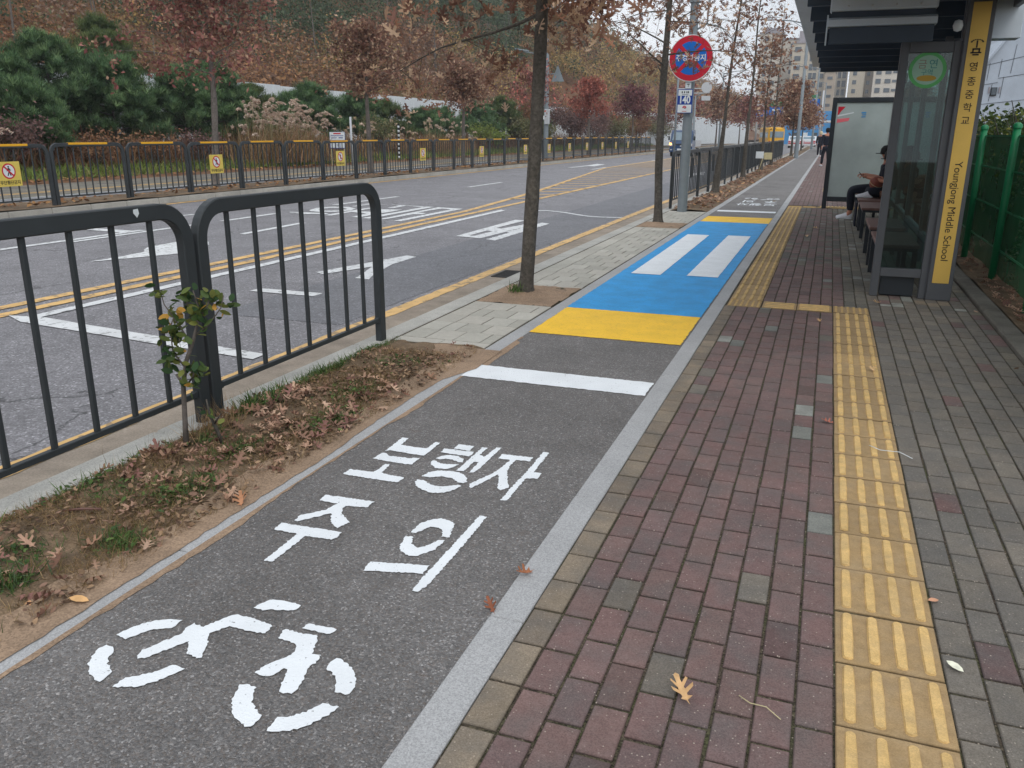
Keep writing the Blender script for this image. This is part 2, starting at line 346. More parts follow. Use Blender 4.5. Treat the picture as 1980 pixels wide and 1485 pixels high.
def scatter(T, F, P, R, S, C):
    """template T (k,3), faces F list of (m,j); instances at P with rotation matrices R (n,3,3), scale S (n,), colour C (n,3)"""
    n, k = len(P), len(T)
    V = (np.einsum('nij,kj->nki', R, T)*(S.reshape(n, 1, -1))+P[:, None, :]).reshape(-1, 3)
    faces = [(f[None]+(np.arange(n)*k)[:, None, None]).reshape(-1, f.shape[1]) for f in F]
    return V, faces, np.repeat(C, k, axis=0)
def eul(ax, ay, az):
    """rotation matrices Rz*Ry*Rx for arrays"""
    cx, sx, cy, sy, cz, sz = np.cos(ax), np.sin(ax), np.cos(ay), np.sin(ay), np.cos(az), np.sin(az)
    R = np.empty((len(ax), 3, 3))
    R[:, 0, 0] = cz*cy; R[:, 0, 1] = cz*sy*sx-sz*cx; R[:, 0, 2] = cz*sy*cx+sz*sx
    R[:, 1, 0] = sz*cy; R[:, 1, 1] = sz*sy*sx+cz*cx; R[:, 1, 2] = sz*sy*cx-cz*sx
    R[:, 2, 0] = -sy; R[:, 2, 1] = cy*sx; R[:, 2, 2] = cy*cx
    return R
def face_out(D, rs, spread=.35):
    """rotations whose local z (the leaf's face) points roughly along D, spun at random"""
    n = len(D); Z = D+rs.normal(0, spread, (n, 3)); Z /= np.linalg.norm(Z, axis=1)[:, None]+1e-9
    X = np.cross(rs.normal(0, 1, (n, 3)), Z); X /= np.linalg.norm(X, axis=1)[:, None]+1e-9; return np.stack([X, np.cross(Z, X), Z], -1)
def struct(o): return tag(o, kind='structure')
def sheet(name, x0, x1, y0, y1, z, mat, nx=1, ny=1, zf=None, parent=None):
    xs = np.linspace(x0, x1, nx+1); ys = np.linspace(y0, y1, ny+1); X, Y = np.meshgrid(xs, ys)
    Z = np.full_like(X, z) if zf is None else zf(X, Y)
    V = np.stack([X, Y, Z], -1).reshape(-1, 3); i = np.arange(nx)[None]+np.arange(ny)[:, None]*(nx+1)
    F = np.stack([i, i+1, i+nx+2, i+nx+1], -1).reshape(-1, 4)
    return npmesh(name, V, [F], None, mat, parent, zf is not None)
def vnoise(X, Y, sc, seed=0):
    """cheap smooth value noise 0..1"""
    r = np.random.RandomState(seed); G = r.rand(64, 64); x = X/sc; y = Y/sc
    xi = np.floor(x).astype(int); yi = np.floor(y).astype(int); fx = x-xi; fy = y-yi; fx = fx*fx*(3-2*fx); fy = fy*fy*(3-2*fy)
    g = lambda a, b: G[a % 64, b % 64]
    return (g(xi, yi)*(1-fx)+g(xi+1, yi)*fx)*(1-fy)+(g(xi, yi+1)*(1-fx)+g(xi+1, yi+1)*fx)*fy
LEAF_T = None
def leaf_oak():
    """pin oak outline, pointed lobes, one curled 21-gon"""
    o = [(0, -.6), (.025, -.36), (.2, -.34), (.09, -.2), (.1, -.12), (.34, -.08), (.38, .04), (.11, .04), (.1, .12), (.3, .26), (.26, .34), (.09, .26), (.08, .36), (.1, .5), (0, .58)]
    p = o+[(-x, y) for x, y in o[-2:0:-1]]
    T = np.array([(x*.8, y, .9*abs(x)**1.4+.35*y*y-.25*x*y) for x, y in p]); return T, [np.arange(len(p))[None]]
def leaf_oval():
    p = [(0, -.5), (.16, -.3), (.24, 0), (.18, .28), (0, .5), (-.18, .28), (-.24, 0), (-.16, -.3)]
    return np.array([(x, y, .35*abs(x)+.15*y*y) for x, y in p]), [np.arange(8)[None]]
def leaf_quad():
    return np.array([(0, -.5, 0), (.3, 0, .1), (0, .5, 0), (-.3, 0, .1)]), [np.arange(4)[None]]
OAK, OVAL, QUAD = leaf_oak(), leaf_oval(), leaf_quad()
def lin(cols): return np.array([L(*c)[:3] for c in cols])
def pick(rs, pal, n, w=None, jit=.18):
    C = lin(pal)[rs.choice(len(pal), n, p=w)]; return C*(1+rs.uniform(-jit, jit, (n, 1)))
def text_mesh(name, s, size, mat, parent, loc, rot=(PI/2, 0, 0), sx=1., bold=.0, spacing=1., align='CENTER', extr=.002):
    c = bpy.data.curves.new(name, 'FONT'); c.body = s; c.size = size; c.align_x = align; c.align_y = 'CENTER'; c.extrude = extr; c.offset = bold; c.space_character = spacing
    tmp = bpy.data.objects.new(name, c); COL.objects.link(tmp); dg = bpy.context.evaluated_depsgraph_get(); dg.update()
    me = bpy.data.meshes.new_from_object(tmp.evaluated_get(dg)); bpy.data.objects.remove(tmp)
    me.materials.clear(); o = link(name, me, mat, parent); o.location = loc; o.rotation_euler = rot; o.scale = (sx, 1, 1); return o
def copy_tree(o, parent=None, keep=True):
    c = o.copy(); COL.objects.link(c); c.parent = parent
    for ch in [x for x in o.children]: copy_tree(ch, c)
    return c
T_LANE = [[(-1.907,3.567),(-1.872,3.573),(-1.864,3.471),(-1.754,3.469),(-1.722,3.476),(-1.721,3.57),(-1.693,3.569),(-1.692,3.379),(-1.725,3.381),(-1.882,3.388),(-1.898,3.372)],[(-1.902,3.343),(-1.877,3.346),(-1.854,3.321),(-1.731,3.329),(-1.731,3.341),(-1.696,3.346),(-1.697,3.26),(-1.734,3.254),(-1.864,3.257),(-1.904,3.262)],[(-1.938,3.107),(-1.818,3.116),(-1.816,3.223),(-1.793,3.228),(-1.783,3.121),(-1.727,3.11),(-1.662,3.11),(-1.657,3.092),(-1.661,3.05),(-1.747,3.045),(-1.922,3.043),(-1.942,3.052)],[(-1.597,3.585),(-1.516,3.588),(-1.512,3.518),(-1.595,3.521)],[(-1.643,3.507),(-1.484,3.512),(-1.483,3.451),(-1.636,3.451)],[(-1.625,3.369),(-1.607,3.416),(-1.577,3.435),(-1.538,3.438),(-1.498,3.412),(-1.482,3.369),(-1.499,3.363),(-1.544,3.385),(-1.578,3.384),(-1.599,3.369)],[(-1.626,3.339),(-1.609,3.343),(-1.577,3.321),(-1.544,3.323),(-1.49,3.341),(-1.509,3.282),(-1.533,3.263),(-1.575,3.261),(-1.614,3.297),(-1.624,3.315)],[(-1.471,3.589),(-1.442,3.589),(-1.444,3.489),(-1.414,3.47),(-1.406,3.609),(-1.38,3.616),(-1.381,3.321),(-1.386,3.273),(-1.408,3.265),(-1.412,3.396),(-1.436,3.394),(-1.436,3.276),(-1.473,3.268)],[(-1.592,3.148),(-1.583,3.202),(-1.552,3.237),(-1.501,3.254),(-1.457,3.254),(-1.42,3.237),(-1.386,3.196),(-1.374,3.161),(-1.383,3.147),(-1.41,3.147),(-1.458,3.182),(-1.506,3.18),(-1.553,3.152)],[(-1.594,3.112),(-1.555,3.112),(-1.536,3.093),(-1.489,3.074),(-1.441,3.086),(-1.399,3.122),(-1.379,3.114),(-1.388,3.073),(-1.421,3.02),(-1.47,3.0),(-1.524,3.014),(-1.57,3.047),(-1.59,3.079)],[(-1.347,3.537),(-1.191,3.548),(-1.193,3.495),(-1.257,3.489),(-1.259,3.418),(-1.25,3.35),(-1.213,3.255),(-1.176,3.172),(-1.201,3.131),(-1.221,3.149),(-1.251,3.241),(-1.272,3.294),(-1.33,3.11),(-1.341,3.116),(-1.352,3.15),(-1.295,3.326),(-1.283,3.468),(-1.287,3.478),(-1.344,3.477)],[(-1.168,3.637),(-1.137,3.633),(-1.13,3.376),(-1.09,3.377),(-1.09,3.313),(-1.14,3.297),(-1.136,3.047),(-1.165,3.036),(-1.167,3.169),(-1.163,3.349)],[(-1.888,2.821),(-1.66,2.834),(-1.656,2.772),(-1.751,2.753),(-1.75,2.732),(-1.723,2.682),(-1.653,2.626),(-1.672,2.562),(-1.696,2.575),(-1.733,2.613),(-1.767,2.671),(-1.855,2.557),(-1.867,2.562),(-1.877,2.607),(-1.806,2.692),(-1.791,2.761),(-1.879,2.761)],[(-1.907,2.526),(-1.636,2.539),(-1.633,2.495),(-1.642,2.471),(-1.751,2.461),(-1.75,2.248),(-1.779,2.24),(-1.784,2.248),(-1.793,2.466),(-1.898,2.465)],[(-1.385,2.633),(-1.386,2.719),(-1.358,2.765),(-1.326,2.789),(-1.281,2.783),(-1.255,2.76),(-1.225,2.648),(-1.257,2.643),(-1.276,2.691),(-1.3,2.709),(-1.334,2.705),(-1.363,2.636)],[(-1.389,2.599),(-1.361,2.606),(-1.342,2.553),(-1.3,2.528),(-1.278,2.557),(-1.256,2.615),(-1.232,2.618),(-1.236,2.542),(-1.273,2.474),(-1.306,2.461),(-1.35,2.484),(-1.371,2.512)],[(-1.417,2.374),(-1.204,2.424),(-1.199,2.364),(-1.408,2.307)],[(-1.19,2.867),(-1.158,2.867),(-1.151,2.605),(-1.148,2.307),(-1.162,2.246),(-1.18,2.248),(-1.188,2.266),(-1.189,2.472),(-1.188,2.633)],[(-1.601,2.027),(-1.572,2.037),(-1.511,2.039),(-1.486,2.033),(-1.485,2.018),(-1.49,1.998),(-1.564,1.977),(-1.575,1.966),(-1.621,1.966),(-1.619,1.975),(-1.615,1.999)],[(-1.832,1.814),(-1.791,1.826),(-1.784,1.791),(-1.789,1.776),(-1.835,1.752),(-1.858,1.722),(-1.877,1.681),(-1.92,1.687),(-1.915,1.72),(-1.894,1.765),(-1.867,1.796)],[(-1.911,1.634),(-1.876,1.632),(-1.863,1.613),(-1.858,1.594),(-1.835,1.566),(-1.8,1.546),(-1.789,1.531),(-1.789,1.491),(-1.803,1.49),(-1.851,1.512),(-1.888,1.546),(-1.906,1.575),(-1.919,1.616)],[(-1.652,1.629),(-1.607,1.626),(-1.619,1.588),(-1.644,1.544),(-1.68,1.507),(-1.739,1.486),(-1.735,1.532),(-1.713,1.55),(-1.669,1.588)],[(-1.742,1.824),(-1.702,1.819),(-1.671,1.879),(-1.652,1.914),(-1.603,1.914),(-1.529,1.907),(-1.5,1.898),(-1.496,1.855),(-1.565,1.85),(-1.626,1.851),(-1.661,1.793),(-1.627,1.751),(-1.597,1.687),(-1.608,1.679),(-1.649,1.686),(-1.689,1.741),(-1.708,1.709),(-1.752,1.622),(-1.769,1.617),(-1.784,1.624),(-1.789,1.654),(-1.751,1.737),(-1.74,1.767),(-1.747,1.793)],[(-1.398,1.95),(-1.357,1.954),(-1.312,1.96),(-1.298,1.953),(-1.298,1.937),(-1.307,1.924),(-1.345,1.922),(-1.386,1.923),(-1.403,1.922),(-1.404,1.941)],[(-1.45,1.899),(-1.385,1.898),(-1.344,1.904),(-1.33,1.894),(-1.301,1.819),(-1.272,1.822),(-1.266,1.782),(-1.274,1.749),(-1.252,1.696),(-1.245,1.663),(-1.251,1.641),(-1.272,1.631),(-1.285,1.636),(-1.305,1.668),(-1.306,1.684),(-1.326,1.73),(-1.336,1.728),(-1.344,1.702),(-1.355,1.681),(-1.375,1.674),(-1.405,1.681),(-1.395,1.721),(-1.382,1.751),(-1.354,1.791),(-1.365,1.834),(-1.383,1.846),(-1.445,1.85),(-1.454,1.888)],[(-1.22,1.826),(-1.207,1.824),(-1.171,1.81),(-1.141,1.791),(-1.118,1.762),(-1.098,1.718),(-1.099,1.691),(-1.142,1.686),(-1.157,1.712),(-1.165,1.733),(-1.18,1.749),(-1.204,1.763),(-1.222,1.769),(-1.228,1.801)],[(-1.41,1.62),(-1.392,1.632),(-1.359,1.626),(-1.351,1.603),(-1.332,1.569),(-1.298,1.547),(-1.273,1.535),(-1.27,1.506),(-1.272,1.484),(-1.286,1.483),(-1.326,1.495),(-1.35,1.514),(-1.384,1.553),(-1.4,1.589)],[(-1.147,1.634),(-1.096,1.637),(-1.106,1.599),(-1.13,1.551),(-1.16,1.516),(-1.198,1.493),(-1.221,1.488),(-1.227,1.499),(-1.227,1.541),(-1.197,1.558),(-1.17,1.588)]]
T_FAR = [[(-7.842,14.62),(-7.665,14.592),(-7.661,17.593),(-8.361,17.771),(-8.261,14.907),(-8.167,14.775),(-8.117,14.97),(-8.112,16.011),(-7.921,16.045),(-7.963,16.323),(-8.189,16.4),(-8.134,17.497),(-7.844,17.346)],[(-8.673,14.84),(-8.478,14.814),(-8.479,17.807),(-8.694,17.83),(-8.666,16.397),(-8.683,15.934)],[(-8.974,14.933),(-8.8,14.941),(-8.813,16.865),(-9.356,16.764),(-9.191,16.116),(-9.625,16.187),(-9.581,15.946),(-9.062,15.719)],[(-9.703,17.994),(-8.736,17.812),(-8.707,17.647),(-9.215,17.84),(-9.174,17.124),(-9.359,17.185),(-9.363,17.775)],[(-9.691,15.084),(-9.512,15.044),(-9.601,17.021),(-9.75,17.013)],[(-10.623,15.935),(-10.785,16.499),(-10.67,16.897),(-10.269,17.015),(-9.91,16.715),(-9.754,16.236),(-9.892,15.81),(-10.202,15.674),(-10.436,15.727)],[(-10.772,15.425),(-9.827,15.509),(-9.782,15.284),(-10.381,15.071),(-10.348,15.257),(-10.691,15.308)],[(-10.955,17.375),(-10.787,17.388),(-10.695,20.377),(-10.849,20.387)],[(-10.325,17.197),(-10.214,17.187),(-10.164,17.884),(-9.778,17.961),(-10.593,18.111),(-10.3,17.982)]]
T_FARHOLE = [[(-10.513,16.118),(-10.54,16.607),(-10.282,16.778),(-10.02,16.555),(-9.991,16.132),(-10.319,15.935)]]
T_ROADW = [[(-8.978,8.342),(-8.968,8.868),(-9.01,9.337),(-9.212,9.552),(-9.353,9.807),(-9.391,10.536),(-9.242,10.742),(-8.96,10.645),(-8.601,10.185),(-8.417,9.76),(-8.426,9.427),(-8.876,8.485)],[(-12.307,9.752),(-12.617,10.006),(-12.627,10.608),(-12.757,11.414),(-12.504,12.527),(-12.603,13.862),(-12.389,13.71),(-12.253,12.321),(-12.403,11.565),(-11.151,11.546),(-11.116,11.128),(-11.085,8.752),(-11.285,8.916),(-11.187,10.298),(-11.247,11.123),(-11.423,11.255),(-12.324,11.374),(-12.315,11.053),(-12.105,10.794),(-12.342,10.362)],[(-10.977,9.76),(-10.854,9.784),(-10.928,10.958),(-10.887,12.641),(-11.048,12.775),(-11.065,11.099)]]
T_DASH = [[(-9.207,11.736),(-8.91,11.619),(-9.117,13.605),(-9.313,13.727)],[(-11.097,25.089),(-10.767,24.661),(-10.355,27.341),(-10.69,27.868)],[(-12.263,42.681),(-11.82,41.424),(-11.719,44.568),(-11.164,44.057),(-11.547,46.368),(-12.485,48.637),(-12.58,46.697)]]
T_BUS = [[(-5.704,12.792),(-5.234,12.673),(-5.211,12.716),(-5.092,14.858),(-5.227,15.54),(-5.279,15.553),(-5.287,14.862),(-5.409,14.143),(-5.534,14.192),(-5.5,15.458),(-5.488,15.729),(-5.728,15.725),(-5.72,14.699)],[(-5.074,12.59),(-4.889,12.489),(-4.87,15.287),(-5.068,15.432),(-5.112,14.371),(-5.115,14.016),(-5.175,13.972),(-5.143,13.713),(-5.06,13.606),(-5.055,13.396)]]
T_BUSHOLE = [[(-5.527,12.955),(-5.425,12.936),(-5.401,13.7),(-5.534,13.76)]]
T_SEU = [[(-5.766,8.71),(-5.611,8.612),(-5.351,9.356),(-5.213,8.918),(-5.097,8.51),(-4.906,8.493),(-5.029,8.823),(-5.206,9.634),(-5.207,9.752),(-5.225,10.37),(-5.401,10.43)]]
T_CURVE = [[(-6.076,17.924),(-5.81,18.041),(-5.477,17.848),(-5.249,17.728),(-4.956,17.43),(-4.595,17.119),(-4.307,17.046),(-3.863,17.103),(-3.847,16.957),(-4.288,16.9),(-4.572,16.97),(-4.92,17.24),(-5.209,17.53),(-5.452,17.705),(-5.758,17.881),(-6.016,17.746)]]
# ------------------------------------------------------------------ ground, road, kerbs
ZR = -.15
def terrain_z(X, Y):
    """height of the land left of the far pavement: flat verge, bank, then the wooded hill"""
    u = -X; u0 = np.interp(Y, [-50, 70, 100, 130, 170, 800], [34, 34, 28.5, 25, 23, 23])
    v = np.interp(u, [15, 21.5, 24, 32], [-.0, .0, .35, .6])
    hz = np.interp(Y, [-80, 80, 150, 280, 420, 700], [1, 1.04, 1.08, 1.0, .82, .6])
    k = np.clip((u-u0)/48, 0, 1); h = 31*hz*(k**.9)*(1-.25*k*k)
    h = h+(vnoise(X, Y, 11, 3)-.5)*3.2*np.clip((u-u0)/12, 0, 1)+(vnoise(X, Y, 28, 5)-.5)*5*np.clip((u-u0)/30, 0, 1)
    return v+h
def tz(x, y): return float(terrain_z(np.array([float(x)]), np.array([float(y)]))[0])
struct(sheet('ground', -900, 900, -60, 2400, -.6, 'base', 2, 2))
struct(sheet('road', -15.0, -3.1, -4, 420, ZR, 'road', 4, 40))
struct(sheet('road_patch', -5.3, -3.95, 6.3, 60, ZR+.003, 'patch', 1, 4))
struct(sheet('gutter', -3.71, -3.1, -2, 200, ZR+.004, 'concrete', 1, 40))
struct(sheet('far_gutter', -15.0, -14.7, -4, 200, ZR+.004, 'concrete', 1, 40))
hill = struct(sheet('hill', -150, -21.4, -60, 760, 0, 'hill', 110, 330, zf=terrain_z))
def stones(name, x0, x1, y0, y1, z0, z1, ln, mat, gap=.004, bev=.006, seed=0, jit=.0015, rgb=None, jx=.001):
    """a run of cut stones laid end to end"""
    rs = np.random.RandomState(seed); n = int((y1-y0)/ln)+1; mb = MB()
    for i in range(n):
        a = y0+i*ln; dz = rs.uniform(-jit, jit); dx = rs.uniform(-jx, jx)
        mb.box(((x0+x1)/2+dx, a+ln/2, (z0+z1)/2+dz), (x1-x0, ln-gap, z1-z0), bevel=bev)
    return mb.build(name, mat, recalc=False)
struct(stones('kerb', -3.17, -2.97, .2, 200, -.4, .0, 1.0, 'kerbstone', bev=.015, jit=.002))
struct(stones('far_kerb', -15.0, -14.8, -2, 200, -.4, -.01, 1.0, 'kerbstone', bev=.015, jit=.002, seed=4))
struct(stones('lane_edge_stone', -2.20, -2.08, .2, 120, -.3, .004, 1.0, 'granite', bev=.004, seed=1))
struct(stones('lane_border_stone', -.88, -.765, .2, 120, -.3, .004, 1.0, 'granite', bev=.004, seed=2))
struct(sheet('bike_lane', -2.085, -.875, 0, 150, 0, 'lane', 1, 60))
struct(sheet('joint_bed', -.765, 1.5, 0, 150, -.007, 'joint', 1, 20))
# planting strip soil
def soil_z(X, Y):
    edge = np.clip(np.minimum(X+2.98, -2.19-X)/.12, 0, 1)
    return .004+edge*(.012+.05*(vnoise(X, Y, .35, 1)-.35)+.02*(vnoise(X, Y, .09, 2)-.5))-.012*(1-edge)
struct(sheet('planting_strip', -2.98, -2.19, 0, 5.45, 0, 'soil', 60, 400, zf=soil_z))
struct(sheet('planting_strip', -2.98, -2.19, 17.35, 120, 0, 'soil', 16, 600, zf=soil_z))
struct(sheet('far_planting_strip', -16.35, -14.8, -4, 150, 0, 'soil', 12, 300, zf=lambda X, Y: .0+.05*(vnoise(X, Y, .6, 1)-.2)))
struct(sheet('far_bike_lane', -17.4, -16.35, -4, 150, .0, 'lane_far', 1, 20))
struct(sheet('far_joint_bed', -21.6, -17.4, -4, 150, -.004, 'joint', 1, 20))
struct(sheet('paver_bed', -2.98, -2.19, 5.43, 17.37, -.004, 'joint', 1, 4))
# sandy rim along the lane stones and at the strip's end
def rim(name, pts, mat, z=.009, seed=0):
    bm = bmesh.new(); vs = [bm.verts.new((x, y, z)) for x, y in pts]; f = bm.faces.new(vs); bmesh.ops.triangulate(bm, faces=[f])
    me = bpy.data.meshes.new(name); bm.to_mesh(me); bm.free(); return struct(link(name, me, mat))
rs = np.random.RandomState(5)
ys = np.arange(.3, 5.45, .05)
inner = [(-2.27-.05*vnoise(np.array([1.]), np.array([y*2.2]), 1, 3)[0]-.34*max(0, (y-4.55)/.9)**1.2+rs.uniform(-.008, .008), y) for y in ys]
outer = [(-2.145+.05*(vnoise(np.array([7.]), np.array([y*1.6]), 1, 8)[0]-.5)+rs.uniform(-.006, .006)+(.08 if y > 4.6 else 0)*min(1, (y-4.6)/.3), y) for y in ys]
V = []; F = []
for i, (a, b) in enumerate(zip(inner, outer)):
    for k in range(7):
        t = k/6; x = a[0]*(1-t)+b[0]*t
        V.append((x, a[1], max(.0055, float(soil_z(np.array([x]), np.array([a[1]]))[0])+.005) if x < -2.2 else .0062))
for i in range(len(inner)-1):
    for k in range(6): j = i*7+k; F.append((j, j+1, j+8, j+7))
struct(npmesh('sandy_rim', np.array(V), [np.array(F)], None, 'sand', smooth=True))
# thin sand film on the lane's left edge
pts = [(-2.085, y) for y in np.arange(.6, 5.9, .06)]
pts2 = [(-2.075+.032*vnoise(np.array([3.]), np.array([y*2.5]), 1, 4)[0]+rs.uniform(-.008, .008)+(.05 if y > 4.8 and y < 5.7 else 0), y) for y in np.arange(.6, 5.9, .06)][::-1]
rim('sand_film', pts+pts2, 'sand', .0022)

# ------------------------------------------------------------------ paving bricks
def bricks(name, cells, mat, z=0, bev=.0035, jz=.0012, tilt=.004, depth=.012, seed=0, wob=.0015):
    """cells: (x0, x1, y0, y1, r, g, b) each a brick with bevelled rim, slightly out of level"""
    rs = np.random.RandomState(seed); C = np.array(cells); n = len(C)
    x0, x1, y0, y1 = C[:, 0], C[:, 1], C[:, 2], C[:, 3]; dz = rs.uniform(-jz, jz, n); tx = rs.uniform(-tilt, tilt, n); ty = rs.uniform(-tilt, tilt, n)
    ox = rs.uniform(-wob, wob, n); oy = rs.uniform(-wob, wob, n); cx = (x0+x1)/2; cy = (y0+y1)/2
    V = np.empty((n, 12, 3)); k = 0
    for lvl, (ins, zz) in enumerate(((bev, 0), (0, -bev), (0, -depth))):
        for (a, b) in ((0, 0), (1, 0), (1, 1), (0, 1)):
            X = np.where(a, x1-ins, x0+ins); Y = np.where(b, y1-ins, y0+ins)
            V[:, k, 0] = X+ox; V[:, k, 1] = Y+oy; V[:, k, 2] = z+zz+dz+(X-cx)*tx+(Y-cy)*ty; k += 1
    F = [(0, 1, 2, 3)]
    for l in (0, 4):
        for i in range(4): j = (i+1) % 4; F.append((l+i, l+4+i, l+4+j, l+j))
    F = np.array(F); FF = (F[None]+(np.arange(n)*12)[:, None, None]).reshape(-1, 4)
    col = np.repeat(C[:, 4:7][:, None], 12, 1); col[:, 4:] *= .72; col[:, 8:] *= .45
    return npmesh(name, V.reshape(-1, 3), [FF], col.reshape(-1, 3), mat)
REDS = lin([(119, 97, 94), (117, 95, 92), (114, 93, 91), (121, 99, 95), (118, 95, 92), (113, 94, 92), (117, 97, 93)])
GREYS = lin([(117, 111, 103), (113, 108, 101), (118, 112, 103), (110, 106, 100), (116, 109, 100), (120, 114, 105)])
BEIGE = lin([(134, 122, 106), (128, 116, 101), (138, 126, 110), (124, 113, 100)])
PALE = lin([(136, 138, 132), (128, 130, 124), (146, 148, 142)])
GBEIGE = lin([(112, 108, 98), (104, 102, 94), (118, 112, 100), (98, 94, 88)])
def cgrid(x0, x1, ncol, y0, y1, ln, palf, gap=.0065, seed=0, runoff=True, y_start=None):
    rs = np.random.RandomState(seed); out = []; w_ = (x1-x0)/ncol
    for c in range(ncol):
        off = (ln/2 if c % 2 else 0)+rs.uniform(-.012, .012) if runoff else 0
        y = y0-ln+off
        while y < y1:
            a, b = max(y, y0), min(y+ln+rs.uniform(-.002, .002), y1)
            if b-a > .03:
                q = palf(rs, (x0+(c+.5)*w_), (a+b)/2); gx = gap+rs.uniform(0, .003); out.append((x0+c*w_+gx/2, x0+(c+1)*w_-gx/2, a+gap*.85, b-gap*.85, *q))
            y += ln
    return out
def red(rs, x, y):
    q = REDS[rs.randint(len(REDS))]*rs.uniform(.94, 1.06)*(rs.uniform(.72, .88) if rs.rand() < .05 else 1)
    t = rs.rand()
    if t < .02: return PALE[rs.randint(3)]*rs.uniform(.8, 1.1)
    if t < .034: return GREYS[rs.randint(6)]*rs.uniform(.8, 1)
    return q
def grey(rs, x, y):
    if x > 1.28: return (GBEIGE if rs.rand() < .6 else REDS)[rs.randint(4)]*rs.uniform(.8, 1.05)
    if rs.rand() < .05: return REDS[rs.randint(7)]*rs.uniform(.8, 1)
    return GREYS[rs.randint(6)]*rs.uniform(.93, 1.07)
def beige(rs, x, y): return BEIGE[rs.randint(4)]*rs.uniform(.92, 1.06)
def inner_f(rs, x, y):
    if x > .23: return (PALE if rs.rand() < .08 else GBEIGE)[rs.randint(3)]*rs.uniform(.9, 1.1)
    if y > 10.5 and rs.rand() < .45: return GBEIGE[rs.randint(4)]*rs.uniform(.85, 1.05)
    return red(rs, x, y)
def apron(rs, x, y):
    t = rs.rand()
    if t < .12: return PALE[rs.randint(3)]*1.25
    if t < .3: return REDS[rs.randint(7)]*1.1
    if t < .45: return BEIGE[rs.randint(4)]
    return GREYS[rs.randint(6)]*rs.uniform(.9, 1.1)
cells = cgrid(-.765, -.662, 1, .3, 7.74, .2, beige, seed=1, runoff=False)
cells += cgrid(-.662, .17, 8, .3, 7.74, .2, red, seed=2)
cells += cgrid(.47, 1.40, 9, .3, 8.25, .2, grey, seed=3)
cells += cgrid(.47, 1.40, 9, 8.25, 8.95, .2, apron, seed=8)
cells += cgrid(-.45, .47, 9, 8.05, 8.95, .2, inner_f, seed=4)
cells += cgrid(-.45, 1.40, 18, 8.95, 19.3, .2, inner_f, seed=5)
cells += cgrid(-.765, 1.40, 21, 19.9, 60, .2, red, seed=6)
cells += cgrid(1.55, 1.40, 1, .3, .31, .2, grey, seed=9)[:0]
struct(bricks('brick_pavement', cells, 'brick'))
struct(sheet('brick_pavement_far', -.765, 1.5, 60, 150, 0, material('distant_brick', L(120, 96, 92), .9, .12, 2), 1, 4))
fc = cgrid(-21.5, -18.9, 9, -4, 90, .6, lambda rs, x, y: GBEIGE[rs.randint(4)]*rs.uniform(1.15, 1.4), gap=.012, seed=11)
fc += cgrid(-18.55, -17.5, 4, -4, 90, .6, lambda rs, x, y: GBEIGE[rs.randint(4)]*rs.uniform(1.1, 1.35), gap=.012, seed=12)
fc += cgrid(-18.9, -18.55, 1, -4, 90, .3, lambda rs, x, y: lin([(186, 152, 96)])[0]*rs.uniform(.85, 1.1), seed=13)
fc += cgrid(-17.5, -17.38, 1, -4, 90, 1, lambda rs, x, y: lin([(176, 180, 182)])[0], seed=14)
struct(bricks('far_pavement', fc, 'brick', z=.004))
# pale pavers between the tree pits
PV = lin([(176, 173, 164), (168, 166, 157), (180, 178, 169), (172, 169, 160)])
def pv(rs, x, y): return PV[rs.randint(4)]*rs.uniform(.93, 1.05)
pc = []
for (a, b) in ((5.58, 7.0), (8.12, 13.98), (15.02, 17.22)):
    r2 = np.random.RandomState(int(a*10)); y = a; k = 0
    while y < b-.05:
        e = min(y+.29, b); xs = [-2.955, -2.87+(.1 if k % 2 else 0), -2.64, -2.42, -2.215] if k % 2 else [-2.955, -2.76, -2.53, -2.31, -2.215]
        for i in range(len(xs)-1): pc.append((xs[i]+.003, xs[i+1]-.003, y+.003, e-.003, *pv(r2, 0, 0)))
        y += .29; k += 1
for (a, b) in ((5.44, 5.575), (7.0, 7.06), (8.06, 8.12), (13.98, 14.04), (14.96, 15.02), (17.22, 17.36)):
    for x in ((-2.955, -2.59), (-2.585, -2.215)): pc.append((x[0], x[1], a+.003, b-.003, *(PV[0]*1.02)))
struct(bricks('light_pavers', pc, 'paver', z=.003, seed=21, jz=.0008, tilt=.002))
for k, (a, b) in enumerate(((7.06, 8.06), (14.04, 14.96))):
    struct(sheet('tree_pit_soil', -2.95, -2.22, a, b, 0, 'sand', 40, 50, zf=lambda X, Y, a=a, b=b: .002+.035*np.exp(-((X+2.66)**2+(Y-(a+b)/2-.1)**2)/.05)+.016*(vnoise(X, Y, .1, 3)-.5)+.008*(vnoise(X, Y, .03, 4)-.5)))

